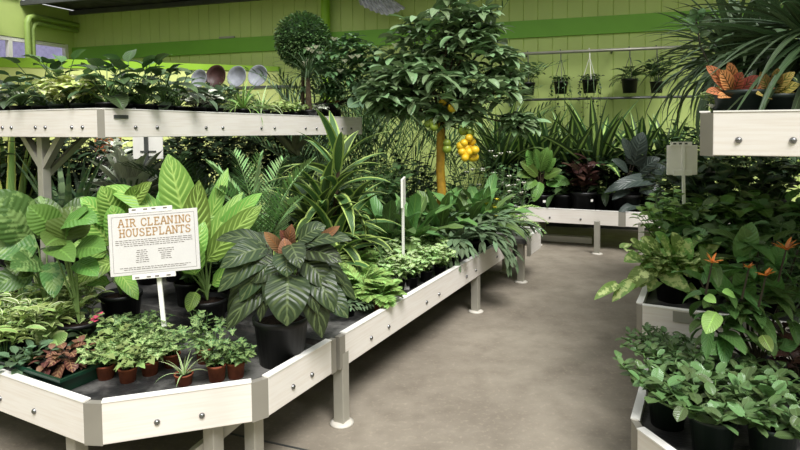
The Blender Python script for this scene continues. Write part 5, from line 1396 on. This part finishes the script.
P = Plant('pothos', 'second pothos with plain green heart leaves right of the trailing one', 'plant', b + U * .06, None, RG); pot(P.o, .11, .15, 'black'); shrub(P.f, P.s, .14, 22, .26, .3, 8, .12, .085, 'heart', droop=.9, start=.3, el=(-.1, .9), sr=.003, m=5, n=6); P.done('aglaogreen', 'palestem')
def rb(px, d, lb, name, r=.1, h=.15):
    b = col(px, d, SURF)
    if b.dot(N) < RN2 + r + .04: b = b + N * (RN2 + r + .04 - b.dot(N))
    P = Plant(name, lb, 'plant', b, None, RG); pot(P.o, r, h, 'black'); return P
P = rb(664, 4.15, 'light green small-leaved bushy plant at the foot of the white sign stake', 'small_leafy_plant'); shrub(P.f, P.s, .14, 30, .52, .24, 11, .085, .055, droop=.9); P.done('fresh')
P = rb(655, 5.1, 'mid-green fern-like plant left of the white sign stake', 'small_leafy_plant'); shrub(P.f, P.s, .14, 22, .38, .26, 9, .09, .045, droop=.9); P.done('mid')
P = rb(660, 5.6, 'dark leafy plant at the far end of the right bench', 'leafy_plant'); shrub(P.f, P.s, .14, 22, .5, .3, 9, .12, .055, droop=.9); P.done('dark')
for px, d_, lb, mt, H in ((710, 3.9, 'green leafy plant right of the sign stake, below the right shelf', 'mid', .36), (745, 4.2, 'mid-green bush under the right shelf, behind the orange flowers', 'aglaogreen', .5), (785, 4.0, 'dark leafy bush under the right shelf at the photo edge', 'mid', .5), (720, 4.9, 'tall dark bush in deep shade under the right shelf', 'deep', .75), (765, 5.2, 'tall dark bush far under the right shelf', 'deep', .8), (695, 5.4, 'dark broad-leaved bush directly behind the white sign', 'deep', .7), (800, 3.55, 'spiky fine-leaved dark plant at the right edge under the shelf', 'palm', .5), (772, 3.5, 'thin-leaved dark plant right behind the orange-flowered plant', 'strapdark', .4)):
    P = rb(px, d_, lb, 'leafy_shrub' if mt != 'strapdark' and mt != 'palm' else 'strap_leaved_plant', .12, .17)
    if mt in ('strapdark', 'palm'): straps(P.f, .16, 60, H, .018, (1.4, .1), 1.4, 'spike')
    else: shrub(P.f, P.s, .16, 20, H, .38, 9, .19, .095, droop=.9, start=.15, m=5, n=6)
    P.done(mt)

# ---- high right shelf
HGp = 'plants on the high right shelf'
RT = 1.55
def hs(px, d, lb, name, r=.1, h=.14, mat='black', rz=None):
    b = col(px, d, RT)
    if b.dot(N) < rn0 + r + .04: b = b + N * (rn0 + r + .04 - b.dot(N))
    if b.dot(U) < rs0 + r + .04: b = b + U * (rs0 + r + .04 - b.dot(U))
    P = Plant(name, lb, 'plant', b, rz, HGp); pot(P.o, r, h, mat); return P
P = hs(733, 2.75, 'orange and yellow croton in a wide dark pot on the high right shelf', 'croton', .12, .17, 'greenpot', 0); d = P.o.location.y
for a_, b_, w in (((728, 90), (706, 66), 13), ((732, 92), (720, 70), 14), ((738, 92), (760, 76), 12), ((740, 95), (775, 88), 11), ((726, 95), (706, 92), 11), ((734, 92), (742, 72), 13), ((730, 96), (718, 98), 10), ((745, 94), (768, 98), 10), ((735, 86), (728, 62), 11)):
    handleaf(P, a_, b_, w, d, stem=(0, 0, .1), da=-.02, db=-.1, up=.4)
P.done('croton', 'darkstem')
P = hs(778, 2.7, 'yellow-striped croton right of the orange one on the high shelf', 'croton', .1, .15, 'greenpot', 0); d = P.o.location.y
for a_, b_, w in (((772, 92), (795, 72), 12), ((775, 95), (800, 84), 13), ((770, 95), (760, 72), 11), ((778, 98), (800, 98), 12), ((772, 98), (756, 94), 11), ((776, 90), (778, 68), 11)):
    handleaf(P, a_, b_, w, d, stem=(0, 0, .1), da=-.02, db=-.1, up=.4)
P.done('crotonyellow', 'darkstem')
# large spiky plant, its crown just off the right edge
b = col(812, 2.85, RT)
P = Plant('screw_pine', 'huge spiky dark plant at the upper right corner, long leaves reaching left', 'plant', b, 0, HGp); pot(P.o, .14, .2, 'black')
c = atd(820, 40, 2.8) - b; tube(P.s, [(0, 0, .15), c], .03, .025, 8)
for i in range(95):
    az = random.uniform(0, 6.28) if i % 3 == 0 else random.uniform(2.2, 4.3); q = random.random()
    leaf(P.f, c + Vector((0, 0, random.uniform(-.1, .06))), az, -.5 + 1.7 * q, random.uniform(.5, .85), random.uniform(.032, .048), 'spike', random.uniform(.4, 1.2), .4, random.uniform(-.4, .4), n=10, m=3)
P.done('strapdark', 'bark')
for px, d_, lb, H, zc in ((700, 3.6, 'arching strap-leaved plant on the high shelf, left of the spiky plant', .5, .2), (722, 4.1, 'bushy strap-leaved dark plant behind the orange croton', .6, .3), (752, 3.7, 'fountain of thin dark leaves behind the yellow-striped croton', .5, .25), (705, 5.0, 'furthest strap-leaved plant along the high right shelf', .65, .3), (770, 3.4, 'dark leafy fountain left of the spiky plant crown', .5, .3)):
    P = hs(px, d_, lb, 'strap_leaved_plant', .12, .16)
    tube(P.s, [(0, 0, .14), (0, 0, .14 + zc)], .018, .014, 7)
    straps(P.f, .14 + zc, 64, H * 1.1, .04, (1.4, -.3), 1.6, 'lance', .3, r0=.02, n_=9); P.done('strapdark', 'bark')
P = hs(697, 3.3, 'thin sprig with small round leaves rising at the left of the high right shelf', 'leafy_sprig', .08, .12, 'black', 0); d = P.o.location.y
e = atd(696, 18, d) - P.o.location; m_ = atd(700, 45, d) - P.o.location; tube(P.s, [(0, 0, .1), m_, e], .005, .003)
for a_, b_, w in (((697, 18), (690, 10), 8), ((698, 22), (704, 8), 7), ((699, 24), (712, 18), 8), ((696, 22), (686, 18), 8), ((699, 32), (690, 28), 7), ((700, 36), (710, 32), 7)): handleaf(P, a_, b_, w, d, da=0, db=-.02, up=.3, shape='round')
P.done('dark', 'darkstem')
P = hs(708, 2.9, 'small cream-flowered plant at the left corner of the high right shelf', 'small_leafy_plant', .07, .09, 'black', 0)
shrub(P.f, P.s, .08, 16, .13, .12, 7, .055, .035, droop=.8); flowers(P.o, [(-.05, -.06, .12), (-.09, -.02, .09), (-.02, -.08, .17)], .035, 'petalwhite'); P.done('ivypale')

# more dark leafy plants filling the back row of the back bench
for px, off, lb, H in ((530, .62, 'dark leafy plant behind the golden-green plant on the back bench', .5), (556, .6, 'dark leafy plant directly behind the plain green one on the back bench', .55), (585, .62, 'dark leafy plant directly behind the burgundy rubber plant', .55), (612, .68, 'dark leafy plant at the back between the rubber plant and the alocasia', .6), (640, .62, 'dark leafy plant directly behind the alocasia', .6), (508, .45, 'dark leafy plant at the extreme left of the back bench', .45)):
    P = bp('leafy_plant', px, off, lb, .12, .18); shrub(P.f, P.s, .16, 18, H, .34, 9, .2, .09, droop=.9, start=.1, m=5, n=6); P.done('deep', 'darkstem')
for o_ in list(COL.objects):
    if o_.parent is None and o_.type == 'EMPTY' and abs(o_.location.z - ST) < 1e-3: o_.location.z += tilt(o_.location.dot(U))
